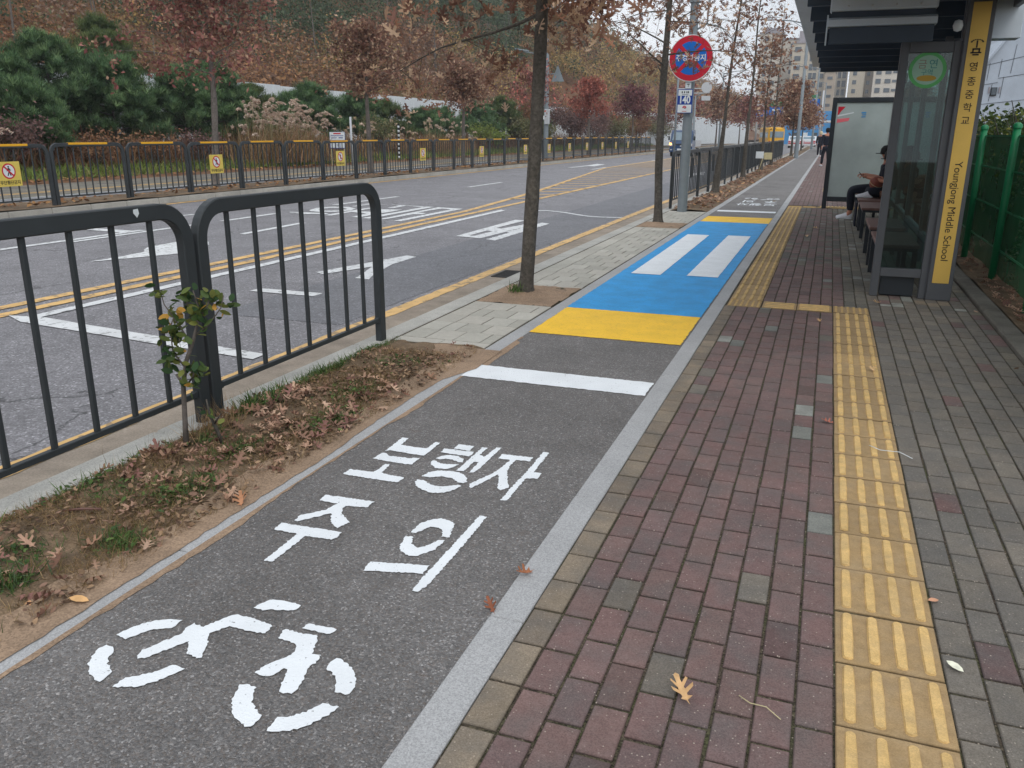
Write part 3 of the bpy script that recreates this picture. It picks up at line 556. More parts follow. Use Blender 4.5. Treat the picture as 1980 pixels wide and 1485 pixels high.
# ------------------------------------------------------------------ tactile tiles
def bar_template(w_, l_, h_=.0075, ax=1):
    """raised bar with rounded ends and sloping flanks"""
    ring = []
    for k in range(12):
        t = 2*PI*k/12; x = w_/2*math.cos(t); y = w_/2*math.sin(t)+(l_/2-w_/2)*(1 if math.sin(t) > 0.01 else -1 if math.sin(t) < -.01 else 0)
        ring.append((x, y))
    V = [(x*1.0, y, 0) for x, y in ring]+[(x*.74, y*(1-.1*w_/l_), h_) for x, y in ring]
    if ax == 0: V = [(y, x, z) for x, y, z in V]
    return np.array(V), [np.array([(k, (k+1) % 12, 12+(k+1) % 12, 12+k) for k in range(12)]), np.arange(12, 24)[None]]
TYb = lin([(166, 140, 101)])[0]; TYt = lin([(211, 177, 117)])[0]
tiles = []; bars = {0: [], 1: []}; domes = []
def tile(x0, y0, kind, k=1., s=.3):
    tiles.append((x0+.002, x0+s-.002, y0+.0055, y0+s-.0055, *(TYb*k*rs.uniform(.82, 1.1))))
    c = TYt*k*rs.uniform(.94, 1.06)
    if kind in (0, 1):
        for i in range(4):
            o = s*(.125+.25*i); bars[kind].append((x0+o, y0+s/2, *c) if kind == 1 else (x0+s/2, y0+o, *c))
    else:
        for i in range(6):
            for j in range(6): domes.append((x0+s*(i+.5)/6, y0+s*(j+.5)/6, *c))
y = 7.74-.3
while y > .2: tile(.17, y, 1, .92+.1*rs.rand()); y -= .3
tile(.17, 7.76, 2, .95)
tile(-.14, 7.75, 0, 1.03); tile(-.44, 7.74, 0, .98)
tile(-.75, 7.74, 2, .93)
y = 8.04
while y < 19.3: tile(-.75, y, 1, .8+.12*rs.rand()); y += .3
y = 19.6
for i in range(7): tile(-.75+.3*i, 19.32, 0, .9)
for i in range(4): tile(-.1+.3*i, 19.62, 1, .95)
for i in range(6): tile(-.1, 25+i*.3, 1)
struct(bricks('tactile_paving', tiles, 'tactile', z=.002, bev=.003, seed=31, jz=.002, tilt=.008))
for ax in (0, 1):
    A = np.array(bars[ax]); T, F = bar_template(.036, .262, ax=ax)
    jit = np.zeros((len(A), 3)); P = np.stack([A[:, 0], A[:, 1], np.full(len(A), .0005)], -1)
    V, FF, C = scatter(T, F, P, np.repeat(np.eye(3)[None], len(A), 0), np.ones(len(A)), A[:, 2:])
    struct(npmesh('tactile_bars', V, FF, C, 'tactile'))
A = np.array(domes); T, F = bar_template(.026, .0261, .004)
V, FF, C = scatter(T, F, np.stack([A[:, 0], A[:, 1], np.full(len(A), .0005)], -1), np.repeat(np.eye(3)[None], len(A), 0), np.ones(len(A)), A[:, 2:])
struct(npmesh('tactile_domes', V, FF, C, 'tactile'))

# ------------------------------------------------------------------ painted markings
def inpoly(x, y, P):
    c = False; n = len(P)
    for i in range(n):
        (a, b), (d, e) = P[i], P[i-1]
        if (b > y) != (e > y) and x < (d-a)*(y-b)/(e-b)+a: c = not c
    return c
def marking(name, polys, z, mat, jit=.003, seg=.02, seed=0, smooth=False, holes=()):
    r = random.Random(seed); bm = bmesh.new()
    for P in polys:
        Q = []
        for i in range(len(P)):
            a, b = Vector(P[i]), Vector(P[(i+1) % len(P)]); n = max(1, int((b-a).length/seg)); d = (b-a)
            nrm = Vector((-d.y, d.x)).normalized() if d.length > 1e-6 else Vector((0, 0))
            for k in range(n): Q.append(a+d*(k/n)+nrm*r.uniform(-jit, jit))
        vs = [bm.verts.new((p.x, p.y, z)) for p in Q]
        for i in range(len(vs)): bm.edges.new((vs[i], vs[(i+1) % len(vs)]))
    for P in holes:
        vs = [bm.verts.new((p[0], p[1], z)) for p in P]
        for i in range(len(vs)): bm.edges.new((vs[i], vs[(i+1) % len(vs)]))
    bmesh.ops.triangle_fill(bm, use_beauty=True, edges=bm.edges)
    if holes:
        bad = [f for f in bm.faces if any(inpoly(f.calc_center_median().x, f.calc_center_median().y, P) for P in holes)]
        bmesh.ops.delete(bm, geom=bad, context='FACES_ONLY')
    for f in bm.faces:
        if f.normal.z < 0: f.normal_flip()
    me = bpy.data.meshes.new(name); bm.to_mesh(me); bm.free(); return struct(link(name, me, mat))
def rect(x0, x1, y0, y1): return [(x0, y0), (x1, y0), (x1, y1), (x0, y1)]
for i, P in enumerate(T_LANE): marking('lane_lettering', [P], .0035, 'white', .0034, .008, i)
# the far legend, painted for riders coming the other way
def far_leg(P): return [(-1.46-(x+1.49), 18.85+(4.1-y)*1.12) for x, y in P]
for i, P in enumerate(T_LANE): marking('lane_lettering', [far_leg(P)], .0035, 'white', .002, .03, 50+i)
marking('lane_stop_line', [rect(-2.085, -.89, 4.72, 5.01)], .0035, 'white', .005, .02, 1)
marking('lane_stop_line', [rect(-2.05, -.90, 17.6, 17.95)], .0035, 'white', .005, .03, 2)
marking('yellow_band', [rect(-2.08, -.893, 6.05, 7.1)], .0035, 'yellow', .005, .02, 3)
marking('yellow_band', [rect(-2.07, -.885, 15.42, 16.5)], .0035, 'yellow', .005, .03, 4)
marking('blue_panel', [rect(-2.085, -.893, 7.1, 15.42)], .0035, 'blue', .006, .025, 5)
marking('crossing_bar', [rect(-1.955, -1.625, 9.18, 13.25)], .0075, 'white', .003, .03, 6)
marking('crossing_bar', [rect(-1.345, -1.01, 9.24, 13.32)], .0075, 'white', .003, .03, 7)
# roadway lines
zr = ZR+.0075
marking('edge_line', [[(-3.80, -1), (-3.655, -1), (-3.66, 3), (-3.70, 6.7), (-3.72, 12), (-3.73, 60), (-3.88, 60), (-3.87, 12), (-3.85, 6.7), (-3.81, 3)]], zr, 'yellow_worn', .008, .08, 8)
marking('edge_line', [rect(-14.62, -14.47, -3, 150)], zr, 'yellow_worn', .008, .3, 9)
marking('centre_line', [rect(-7.14, -6.99, -1, 19)+[]], zr, 'yellow_worn', .006, .1, 10)
marking('centre_line', [rect(-7.45, -7.30, -1, 17)], zr, 'yellow_worn', .006, .1, 11)
marking('median_line', [[(-7.45, 17), (-7.30, 17), (-7.75, 22), (-8.1, 25), (-10.45, 42), (-10.5, 120), (-10.66, 120), (-10.62, 42.2), (-8.3, 25.2), (-7.93, 22)]], zr, 'yellow_worn', .005, .5, 12)
marking('median_line', [[(-7.14, 19), (-6.99, 19), (-7.0, 30), (-7.1, 42), (-7.1, 120), (-7.27, 120), (-7.26, 42)]], zr, 'yellow_worn', .005, .5, 13)
hl = []
for i in range(52):
    ym = 20.9+i*1.42
    xl = float(np.interp(ym, [17, 22, 25, 42, 200], [-7.42, -7.9, -8.25, -10.55, -10.6]))+.05; xr = -7.06
    hl.append([(xl, ym-.1), (xl, ym+.12), (xr, ym+.12+(xr-xl)*.72), (xr, ym-.1+(xr-xl)*.72)])
marking('median_hatching', hl, zr, 'yellow_worn', .004, .5, 14)
marking('bus_bay_line', [[(-6.80, 5.62), (-6.66, 5.42), (-6.64, 17.6), (-6.80, 17.75)]], zr, 'white_worn', .005, .1, 15)
marking('bus_bay_line', [[(-7.0, 5.5), (-6.66, 5.34), (-3.93, 5.02), (-3.93, 5.18), (-6.66, 5.56)]], zr+.0002, 'white_worn', .005, .08, 16)
marking('bus_bay_line', T_CURVE, zr, 'white_worn', .004, .1, 17)
marking('bus_lettering', [rect(-5.72, -4.92, 7.36, 7.54)], zr, 'white_worn', .005, .05, 18)
marking('bus_lettering', T_SEU, zr, 'white_worn', .005, .05, 19)
marking('bus_lettering', [T_BUS[0]], zr, 'white_worn', .003, .05, 20, holes=T_BUSHOLE)
marking('bus_lettering', [T_BUS[1]], zr, 'white_worn', .012, .05, 21)
for i, P in enumerate(T_FAR): marking('road_lettering', [P], zr+.0003*(i % 4), 'white_worn', .003, .08, 22+i, holes=T_FARHOLE if i == 5 else ())
marking('lane_arrow', [T_ROADW[0]], zr, 'white_worn', .01, .08, 40)
marking('lane_line', [rect(-11.15, -11.0, -2, 11.5)], zr, 'white_worn', .006, .1, 41)
marking('lane_line', [rect(-10.93, -10.79, 9.8, 12.9), rect(-10.9, -10.75, 13.3, 15.0)], zr+.0002, 'white_worn', .006, .1, 42)
marking('lane_line', [[(-12.32, 8), (-12.2, 8), (-12.2, 14.2), (-12.32, 14.2)]], zr, 'white_worn', .006, .1, 43)
marking('lane_line', [[(-12.3, 11.4), (-12.3, 11.2), (-11.05, 11.05), (-11.05, 11.35)]], zr+.0003, 'white_worn', .006, .1, 44)
marking('lane_arrow', [[(-12.7, 9.4), (-12.35, 9.4), (-12.35, 12.5), (-12.75, 11.2)]], zr+.0005, 'white_worn', .006, .1, 45)
for y in (13.6-2.0, 25.0, 40, 55): marking('lane_line', [rect(-11.1+.35, -10.95+.35, y, y+2.9)] if y > 20 else [[(-9.2, 11.7), (-9.05, 11.65), (-9.15, 13.6), (-9.3, 13.7)]], zr, 'white_worn', .005, .1, 46)
marking('lane_arrow', [[(-12.35, 41.6), (-12.15, 41.6), (-12.0, 44.3), (-11.6, 44), (-11.75, 47), (-12.4, 47.6), (-12.25, 45)]], zr, 'white_worn', .005, .2, 47)
marking('lane_arrow', [[(-5.5, 33.5), (-5.3, 33.5), (-5.2, 37), (-4.9, 36.5), (-5.3, 40), (-5.7, 37), (-5.45, 37)]], zr, 'white_worn', .005, .2, 48)
# far lane legend seen through the far fence
for k, yy in enumerate((15.2, 16.0, 17.0, 17.8, 18.7, 19.4)):
    marking('far_lane_lettering', [rect(-17.15+.1*(k % 2), -16.75, yy, yy+.18), rect(-17.0, -16.9, yy+.22, yy+.5)], .004, 'white', .004, .1, 60+k)
marking('far_lane_stop_line', [rect(-17.35, -16.4, 12.4, 12.9)], .004, 'white', .004, .1, 70)
struct(sheet('centre_median_tint', -10.55, -7.1, 44, 120, ZR+.0035, asphalt('warm_asphalt', L(132, 122, 116), speck=.3, sscale=60, bump=.3), 1, 1))
# gutter drain
g = empty('drain_grate', (-3.53, 9.45, ZR+.006), 0, 'black iron drain grate sunk in the concrete gutter beside the kerb', 'drain grate')
mb = MB()
for dx in (-.14, .14): mb.box((dx, 0, .004), (.03, .8, .012))
for dy in (-.385, .385): mb.box((0, dy, .004), (.25, .03, .012))
mb.build('grate_frame', 'iron', g); mb = MB()
for k in range(13): mb.box((0, -.33+k*.055, .003), (.25, .02, .01))
mb.build('grate_bars', 'iron', g); g.scale = (.8, .62, 1)
# right hand kerb strip and hedge bed
struct(stones('hedge_kerb', 1.405, 1.56, .2, 60, -.2, .03, 1.0, 'dark_concrete', bev=.012, seed=9, jit=.006))
struct(sheet('hedge_bed', 1.56, 3.6, 0, 120, 0, 'soil', 12, 160, zf=lambda X, Y: .02+.06*(vnoise(X, Y, .4, 6)-.3)))
struct(sheet('verge', 3.6, 30, -10, 300, .02, 'soil', 2, 2))
# ------------------------------------------------------------------ guard fences
def csec(a, b, c=.006):
    a /= 2; b /= 2; return [(a-c, b), (a, b-c), (a, -b+c), (a-c, -b), (-a+c, -b), (-a, -b+c), (-a, b-c), (-a+c, b)]
def fence_meshes(Lg, H, nb, pitch, rad=.17, w_=.078, d_=.052, zb=.16):
    a = Lg/2-w_/2; t = H-w_/2; path = [(0, -a, -.12)]
    for k in range(9):
        q = PI/2*k/8; path.append((0, -a+rad-rad*math.cos(q), t-rad+rad*math.sin(q)))
    for k in range(9):
        q = PI/2*(1-k/8); path.append((0, a-rad+rad*math.cos(q), t-rad+rad*math.sin(q)))
    path.append((0, a, -.12))
    f = MB().sweep(path, csec(d_, w_)); f.s = [False]*len(f.f)
    r = MB().box((0, 0, zb), (.03, Lg-2*w_+.002, .03), bevel=.003)
    for s in (-1, 1): r.box((0, s*(Lg/2-w_-.012), zb), (.034, .024, .04), bevel=.004)
    b = MB().box((0, 0, 0), (.022, .027, H-w_-zb-.012), bevel=.004)
    return f, r, b, (zb+.014+H-w_)/2
def make_panel(Lg, H, nb, pitch, label, group, reflect=False):
    t = empty('guard_railing', (0, 0, 0), 0, label, 'railing', group)
    f, r, b, zc = fence_meshes(Lg, H, nb, pitch)
    f.build('frame', 'fence', t, recalc=True); r.build('bottom_rail', 'fence', t)
    b0 = b.build('baluster', 'fence', t); b0.location = (0, -(nb-1)/2*pitch, zc)
    for k in range(1, nb):
        c = b0.copy(); COL.objects.link(c); c.parent = t; c.location = (0, (k-(nb-1)/2)*pitch, zc)
    if reflect: MB().box((.0, 0, H-.018), (.0585, 1.05, .045), bevel=.004).build('reflective_strip', 'reflect', t)
    return t
ORD = ['first', 'second', 'third', 'fourth', 'fifth', 'sixth', 'seventh', 'eighth', 'ninth', 'tenth', 'eleventh', 'twelfth', 'thirteenth', 'fourteenth', 'fifteenth', 'sixteenth', 'seventeenth', 'eighteenth', 'nineteenth', 'twentieth',
       'twenty-first', 'twenty-second', 'twenty-third', 'twenty-fourth', 'twenty-fifth', 'twenty-sixth', 'twenty-seventh', 'twenty-eighth', 'twenty-ninth', 'thirtieth', 'thirty-first', 'thirty-second', 'thirty-third', 'thirty-fourth', 'thirty-fifth', 'thirty-sixth']
near = make_panel(1.945, 1.165, 7, .234, 'charcoal fence panel behind the leafy sapling, ending at the pale pavers', 'guard fence panels along the bike lane')
near.location = (-3.035, 4.465, 0)
p2 = copy_tree(near); p2.location = (-3.035, 2.495, 0); p2['label'] = 'charcoal fence panel nearest the camera, with a pale chip on its top rail'
for ch in p2.children:
    if ch.name.startswith('frame'): MB().prism([(-.016, .0), (.004, -.022), (.018, -.004), (.014, .018), (-.014, .016)], .002, (.0265, .60, 1.135), 'x').build('paint_chip', 'signwhite', ch)
for i in range(22):
    c = copy_tree(near); c.location = (-3.035+rs.uniform(-.012, .012), 18.85+i*1.965, rs.uniform(-.008, .008)); c.rotation_euler = (rs.uniform(-.004, .004), rs.uniform(-.012, .012), rs.uniform(-.006, .006))
    c['label'] = f'charcoal fence panel {ORD[i]} beyond the round no-parking sign, along the leafy strip'
    if i in (1, 3, 6, 9): 
        MB().box((-.03, 0, .74), (.006, .5, .46), bevel=.002).build('sign_back', 'black', c)
farp = make_panel(2.0, 1.25, 9, .2, '', 'guard fence panels across the road', True)
def walk_sign(parent, x=.034, y=0, z=.69):
    p = MB().box((x, y, z), (.004, .52, .47), bevel=.0015).build('warning_plate', 'signyellow', parent)
    def disc(r, t, col, nm):
        m = MB().prism([(r*math.cos(2*PI*k/28), r*math.sin(2*PI*k/28)) for k in range(28)], .0015, (x+t, y, z+.055), 'x').build(nm, col, p)
    disc(.15, .002, 'signred', 'red_ring'); disc(.122, .0036, 'signwhite', 'white_disc')
    m = MB(); s = 1.
    def bar(a, b, w_):
        d = Vector((b[0]-a[0], b[1]-a[1])); n_ = Vector((-d.y, d.x)).normalized()*w_/2
        m.prism([(a[0]+n_.x, a[1]+n_.y), (b[0]+n_.x, b[1]+n_.y), (b[0]-n_.x, b[1]-n_.y), (a[0]-n_.x, a[1]-n_.y)], .0012, (x+.0052, y, z+.055), 'x')
    m.prism([(.018*math.cos(2*PI*k/12), .083+.018*math.sin(2*PI*k/12)) for k in range(12)], .0012, (x+.0052, y, z+.055), 'x')
    bar((0, .06), (.004, -.005), .042); bar((.004, 0), (-.035, -.088), .022); bar((0, 0), (.035, -.085), .022); bar((-.01, .055), (-.045, .0), .014); bar((.01, .055), (.045, .01), .014)
    m.build('pedestrian_symbol', 'ink', p)
    m = MB(); m.prism([(-.1, .075), (-.078, .098), (.1, -.075), (.078, -.098)], .0012, (x+.0066, y, z+.055), 'x'); m.build('red_slash', 'signred', p)
    text_mesh('lettering', '무단횡단금지', .082, 'ink', p, (x+.004, y, z-.165), (PI/2, 0, PI/2), extr=.001, bold=.0012)
signed = {0, 3, 6, 9, 12, 15, 17, 19, 21, 23, 25, 27}
for i in range(-1, 32):
    c = farp if i == -1 else copy_tree(farp)
    c.location = (-15.08, 12.36+i*2.035, rs.uniform(-.01, .01)); c.rotation_euler = (rs.uniform(-.004, .004), rs.uniform(-.012, .012), rs.uniform(-.006, .006))
    extra = ' carrying a yellow no-crossing plate' if i in signed else ' without a plate'
    c['label'] = (f'far fence panel {ORD[i]} from the left edge,{extra}' if i >= 0 else 'far fence panel at the extreme left, mostly cut by the photo edge')
    c['category'] = 'railing'
for i in sorted(signed):
    tgt = [o for o in COL.objects if o.name.startswith('guard_railing') and abs(o.location.x+15.08) < .01 and abs(o.location.y-(12.36+i*2.035)) < .01][0]
    walk_sign(tgt)

# ------------------------------------------------------------------ trees
def leaves_obj(name, P, sizes, cols, tmpl, mat, parent, rs, droop=.6, parentloc=(0, 0, 0)):
    n = len(P); R = eul(rs.uniform(-droop, droop, n)+PI/2*(rs.rand(n) < .5)*rs.uniform(.4, 1, n), rs.uniform(-droop, droop, n), rs.uniform(0, 2*PI, n))
    V, F, C = scatter(tmpl[0], tmpl[1], P-np.array(parentloc), R, sizes, cols)
    return npmesh(name, V, F, C, mat, parent)
OAKPAL = [(140, 108, 90), (124, 90, 76), (158, 130, 108), (110, 80, 70), (176, 150, 126), (130, 98, 82), (118, 88, 76)]
REDPAL = [(134, 90, 82), (122, 74, 72), (150, 104, 94), (108, 70, 68), (158, 114, 102)]
def oak_tree(x, y, h, r0, r1, zc, R, nleaf, lsz, seed, label, group, pal=OAKPAL, lean=(0, 0), tmpl=QUAD, nbr=26, bark='bark', kink=None, droop=.25, zbase=0, clump=1., name='oak_tree', asym=None, rise=(.1, .55)):
    rs = np.random.RandomState(seed); rnd = random.Random(seed)
    t = empty(name, (x, y, zbase), 0, label, 'tree', group)
    def axis(z):
        q = z/h; k = 0
        kx = kink(z) if kink else (0, 0)
        return Vector((lean[0]*q+kx[0]+.03*math.sin(z*1.7+seed)*q, lean[1]*q+kx[1]+.03*math.cos(z*1.3+seed)*q, z))
    zs = [-.05, .0, .06, .15, .3]+list(np.arange(.6, h, .3))+[h]
    def rad(z): return (r0*(1+.55*math.exp(-max(z, 0)/.07)))*(1-z/h)**.0+(r1-r0)*(min(1, z/h)**.8) if z < zc else max(.012, r1*(1-(z-zc)/(h-zc+.01))+.012)
    def rad(z):
        base = r0+(r1-r0)*min(1, z/zc); base = base if z < zc else r1*(1-.85*(z-zc)/(h-zc+.01))
        return base*(1+.5*math.exp(-max(z, 0)/.06))*(1+.03*math.sin(z*5+seed))
    m = MB().tube([axis(z) for z in zs], [rad(z) for z in zs], 12, wob=.035, rnd=rnd)
    m.build('trunk', bark, t)
    br = MB(); P = []
    for i in range(nbr):
        q = (i+.5)/nbr; z = zc+(h-zc-.1)*q**.95; az = i*2.4+rnd.uniform(-.4, .4)+seed; Lb = R*(1-.62*q)*rnd.uniform(.7, 1.15)
        if asym: Lb *= 1+asym[1]*math.cos(az-asym[0])
        el = rnd.uniform(*rise)*(1-.2*q); p = axis(z); d = Vector((math.cos(az)*math.cos(el), math.sin(az)*math.cos(el), math.sin(el))); pts = [p]
        ns_ = 6
        for k in range(ns_):
            d = (d+Vector((rnd.uniform(-.16, .16), rnd.uniform(-.16, .16), rnd.uniform(-.05, .05)-droop*.3*k/ns_))).normalized(); pts.append(pts[-1]+d*Lb/ns_)
        rb = max(.005, min(.016, rad(z)*.26)); br.tube(pts, [rb*(1-.8*k/ns_)+.002 for k in range(ns_+1)], 5, cap=False)
        for k in range(1, ns_+1):
            for sgn in range(2):
                dd = (pts[k]-pts[k-1]).normalized(); ax = Vector((rnd.uniform(-1, 1), rnd.uniform(-1, 1), rnd.uniform(-.6, .35))).normalized(); tw = (dd*.5+ax).normalized()*Lb*.3*rnd.uniform(.6, 1.3)
                e = pts[k]+tw; mid = pts[k]+tw*.5+Vector((0, 0, .02)); br.tube([pts[k], mid, e-Vector((0, 0, .03))], [.004, .003, .0015], 3, cap=False)
                for _ in range(3): P.append((pts[k].lerp(e, rnd.uniform(.35, 1.1)), k))
    br.build('branches', bark, t)
    cl = np.array([list(p) for p, _ in P]); n = nleaf; rsx = rs
    wt = rs.gamma(.7*clump, 1, len(cl)); wt /= wt.sum(); idx = rs.choice(len(cl), n, p=wt)
    sp = lsz*.9; Q = cl[idx]+rs.normal(0, sp, (n, 3))*np.array([1, 1, .85]); Q[:, 2] -= abs(rs.normal(0, lsz*.5, n))
    cols = pick(rs, pal, n, jit=.22); tone = .8+.4*rs.rand(len(cl)); cols = cols*1.15*tone[idx][:, None]
    leaves_obj('crown', Q, lsz*rs.uniform(.7, 1.25, n), cols, tmpl, 'leaf', t, rs, 1.)
    return t
NG = 'young street trees beside the bike lane'
oak_tree(-2.66, 7.62, 6.2, .070, .058, 2.46, 1.5, 7000, .125, 3, 'young oak in the first sandy pit, dry brown leaves hanging over the road', NG, pal=OAKPAL+[(186, 158, 130), (196, 170, 142), (150, 110, 88)], tmpl=OAK, nbr=34, lean=(.25, .0), kink=lambda z: (.03*math.sin(z*1.1), 0), droop=.35, rise=(-.2, .12), asym=(PI*1.1, .4), clump=.9)
oak_tree(-2.70, 14.72, 6.0, .074, .060, 2.3, 1.5, 1500, .12, 8, 'slim oak in the second sandy pit beside the light pavers, sparse brown leaves', NG, tmpl=OAK, nbr=22, lean=(.03, 0), kink=lambda z: (-.045*min(1, z), 0), droop=.4, rise=(-.1, .5), clump=.5)
oak_tree(-2.80, 23.4, 7.5, .10, .04, 2.0, 1.6, 650, .14, 12, 'leaning oak with thick dark trunk just past the sign pole', NG, lean=(.42, .2), tmpl=OAK, nbr=24, clump=.35, droop=.25)
oak_tree(-2.78, 30.8, 8.0, .09, .04, 2.4, 1.6, 520, .15, 15, 'tall thin oak second past the sign pole, upright leader bare on top', NG, lean=(.15, .2), nbr=26, clump=.4)
oak_tree(-2.75, 38.6, 5.6, .085, .04, 2.2, 1.5, 850, .16, 19, 'oak behind the small pale double board', NG, nbr=22, clump=.6)
oak_tree(-2.78, 45.6, 7.6, .09, .04, 2.4, 1.4, 260, .17, 23, 'thin sparse oak with bare pointed leader before the dense brown one', NG, nbr=22, clump=.4)
oak_tree(-2.72, 67.0, 5.3, .10, .05, 2.0, 2.1, 4200, .2, 27, 'dense bushy brown oak, fullest crown of the row', NG, nbr=34, clump=2, droop=.3)
oak_tree(-2.8, 77, 4.4, .09, .04, 2.2, 2.0, 2200, .24, 31, 'low brown oak just beyond the bushiest oak of the row', NG, nbr=22, clump=1.5)
oak_tree(-2.7, 88, 4.2, .09, .04, 2.0, 2.0, 1800, .26, 35, 'last distant brown oak near the walking person', NG, nbr=20, clump=1.5)
FG = 'street trees in the far planting strip'
oak_tree(-16.2, 19.75, 6.6, .11, .07, 2.95, 2.3, 5200, .15, 41, 'far oak with reddish brown crown, leftmost across the road', FG, pal=OAKPAL[:4]+REDPAL[:3], nbr=34, lean=(.0, .7), clump=1.1, bark='bark2', kink=lambda z: (-.1*min(1, z/3), .1*math.sin(z*.8)))
oak_tree(-16.25, 28.6, 5.3, .11, .06, 2.85, 1.95, 4600, .15, 44, 'far oak with round light brown crown beside the notice board', FG, nbr=32, clump=1.3, bark='bark2')
oak_tree(-16.3, 37.6, 4.6, .10, .06, 2.65, 1.75, 3400, .16, 47, 'far brown oak left of the trunk in the first sandy pit', FG, nbr=30, clump=1.2, bark='bark2')
oak_tree(-16.3, 47.5, 5.2, .10, .05, 2.8, 1.7, 1200, .18, 50, 'far thin oak with few pinkish leaves, right of the tall camera pole', FG, pal=REDPAL+[(196, 120, 108)], nbr=22, clump=.6, bark='bark2')
oak_tree(-16.3, 60, 5.2, .11, .05, 2.9, 1.75, 3000, .2, 53, 'far oak with bright rust red crown', FG, pal=[(158, 96, 82), (142, 84, 74), (170, 110, 94), (130, 76, 68)], nbr=26, clump=1.5, bark='bark2')
oak_tree(-16.2, 74, 5.4, .11, .05, 2.9, 2.0, 3000, .22, 56, 'far oak with dark wine red crown left of the blue truck', FG, pal=[(118, 76, 78), (106, 68, 72), (130, 86, 84), (96, 62, 66)], nbr=26, clump=1.5, bark='bark2')
for i, (x, y) in enumerate(((-14.8, 92), (-12.8, 104), (-10.5, 116), (-12.5, 128), (-9.5, 140))):
    oak_tree(x, y, 6.3, .12, .06, 2.8, 2.4, 1800, .3, 60+i, ['dark red oak just right of the blue truck behind the sign pole', 'red-brown oak second behind the blue truck', 'brown oak third behind the blue truck', 'faint wine red oak fourth behind the blue truck', 'last small brown oak far behind the blue truck'][i], 'distant trees past the blue truck', pal=REDPAL if i % 2 == 0 else OAKPAL, nbr=20, clump=1.5, bark='bark2')

# needle cluster: short blades fanned round a tip
def needle_t(n=15, seed=0):
    r = np.random.RandomState(seed); V = []; F = []
    for k in range(n):
        a = 2*PI*k/n; e = r.uniform(.15, 1.2); d = np.array([math.cos(a)*math.cos(e), math.sin(a)*math.cos(e), math.sin(e)]); s = np.cross(d, [0, 0, 1]); s /= np.linalg.norm(s)+1e-6
        b = len(V); V += [tuple(-s*.026), tuple(s*.026), tuple(d+s*.02), tuple(d-s*.02)]; F.append((b, b+1, b+2, b+3))
    return np.array(V), [np.array(F)]
NEED = needle_t()
GREENPAL = [(76, 100, 66), (64, 88, 60), (90, 114, 76), (58, 80, 56), (104, 126, 86), (80, 104, 74)]
def pine(x, y, h, R, seed, label, group, pal=GREENPAL, n=700, low=.12, sz=.3, name='pine_tree'):
    rs = np.random.RandomState(seed); z0 = tz(x, y); t = empty(name, (x, y, z0), 0, label, 'pine', group)
    MB().tube([(0, 0, -.2), (.03, .02, h*.4), (0, .04, h*.95)], [h*.022, h*.014, .015], 7).build('trunk', 'bark', t)
    br = MB(); P = []; nb = int(15+h*5)
    for i in range(nb):
        q = (i+.5)/nb; z = h*(low+(1-low)*q**.9); az = i*2.4+seed; Lb = R*(1-q)**.55*rs.uniform(.75, 1.15)+.12; up = rs.uniform(.05, .5)
        e = np.array([math.cos(az)*Lb, math.sin(az)*Lb, z+Lb*up]); s = np.array([0, 0, z]); mid = (s+e)/2-np.array([0, 0, Lb*.08]); br.tube([s, mid, e], [.025, .016, .006], 4, cap=False)
        m_ = max(4, int(n/nb)); tt = rs.uniform(.25, 1.05, m_)**.7; c = s[None]*(1-tt[:, None])+e[None]*tt[:, None]; c += rs.normal(0, 1, (m_, 3))*np.array([.16, .16, .12])*R*.55*np.sqrt(tt)[:, None]; P.append(c)
    br.build('branches', 'bark', t); P = np.concatenate(P); k = len(P)
    V, F, C = scatter(NEED[0], NEED[1], P, eul(rs.uniform(-.5, .5, k), rs.uniform(-.5, .5, k), rs.uniform(0, 6.28, k)), sz*rs.uniform(.7, 1.3, k), 1.45*pick(rs, pal, k, jit=.25))
    npmesh('crown', V, F, C, 'needle', t); return t
# ------------------------------------------------------------------ planting strip: leaf litter, weeds, sapling
def planter_litter(name, y0, y1, dens, pal, seed, zf=None, x0=-2.96, x1=-2.2, size=(.05, .12), tmpl=OAK, clump=True, zoff=.012, kindl=None):
    rs = np.random.RandomState(seed); n = int((y1-y0)*(x1-x0)*dens)
    X = rs.uniform(x0, x1, n); Y = rs.uniform(y0, y1, n)
    if clump:
        k = vnoise(X, Y, .35, seed+1)*.7+vnoise(X, Y, .12, seed+2)*.3; keep = k > rs.uniform(.25, .75, n); X, Y = X[keep], Y[keep]; n = len(X)
    Z = (soil_z(X, Y) if zf is None else zf(X, Y))+zoff+rs.rand(n)*.025
    V, F, C = scatter(tmpl[0], tmpl[1], np.stack([X, Y, Z], -1), eul(rs.normal(0, .32, n)+PI*(rs.rand(n) < .35), rs.normal(0, .32, n), rs.uniform(0, 6.28, n)), rs.uniform(size[0], size[1], n), pick(rs, pal, n, jit=.2))
    return tag(npmesh(name, V, F, C, 'litter'), kind='stuff')
LIT = [(144, 112, 92), (164, 132, 112), (124, 92, 76), (184, 154, 132), (106, 78, 66), (136, 106, 90), (170, 138, 116), (132, 96, 88)]
planter_litter('fallen_leaves', 2.6, 4.3, 300, LIT, 1, size=(.045, .115))
planter_litter('fallen_leaves', 1.0, 2.7, 130, LIT, 3, size=(.04, .1))
planter_litter('fallen_leaves', 4.4, 5.45, 34, LIT, 4, size=(.04, .09))
planter_litter('fallen_leaves', .4, 5.2, 2600, [(124, 100, 78), (100, 80, 62), (150, 124, 98), (84, 66, 52), (136, 108, 92)], 5, size=(.014, .04), tmpl=OVAL, zoff=.004)
planter_litter('fallen_leaves', 17.5, 60, 95, LIT+[(190, 150, 110)], 7, size=(.08, .14))
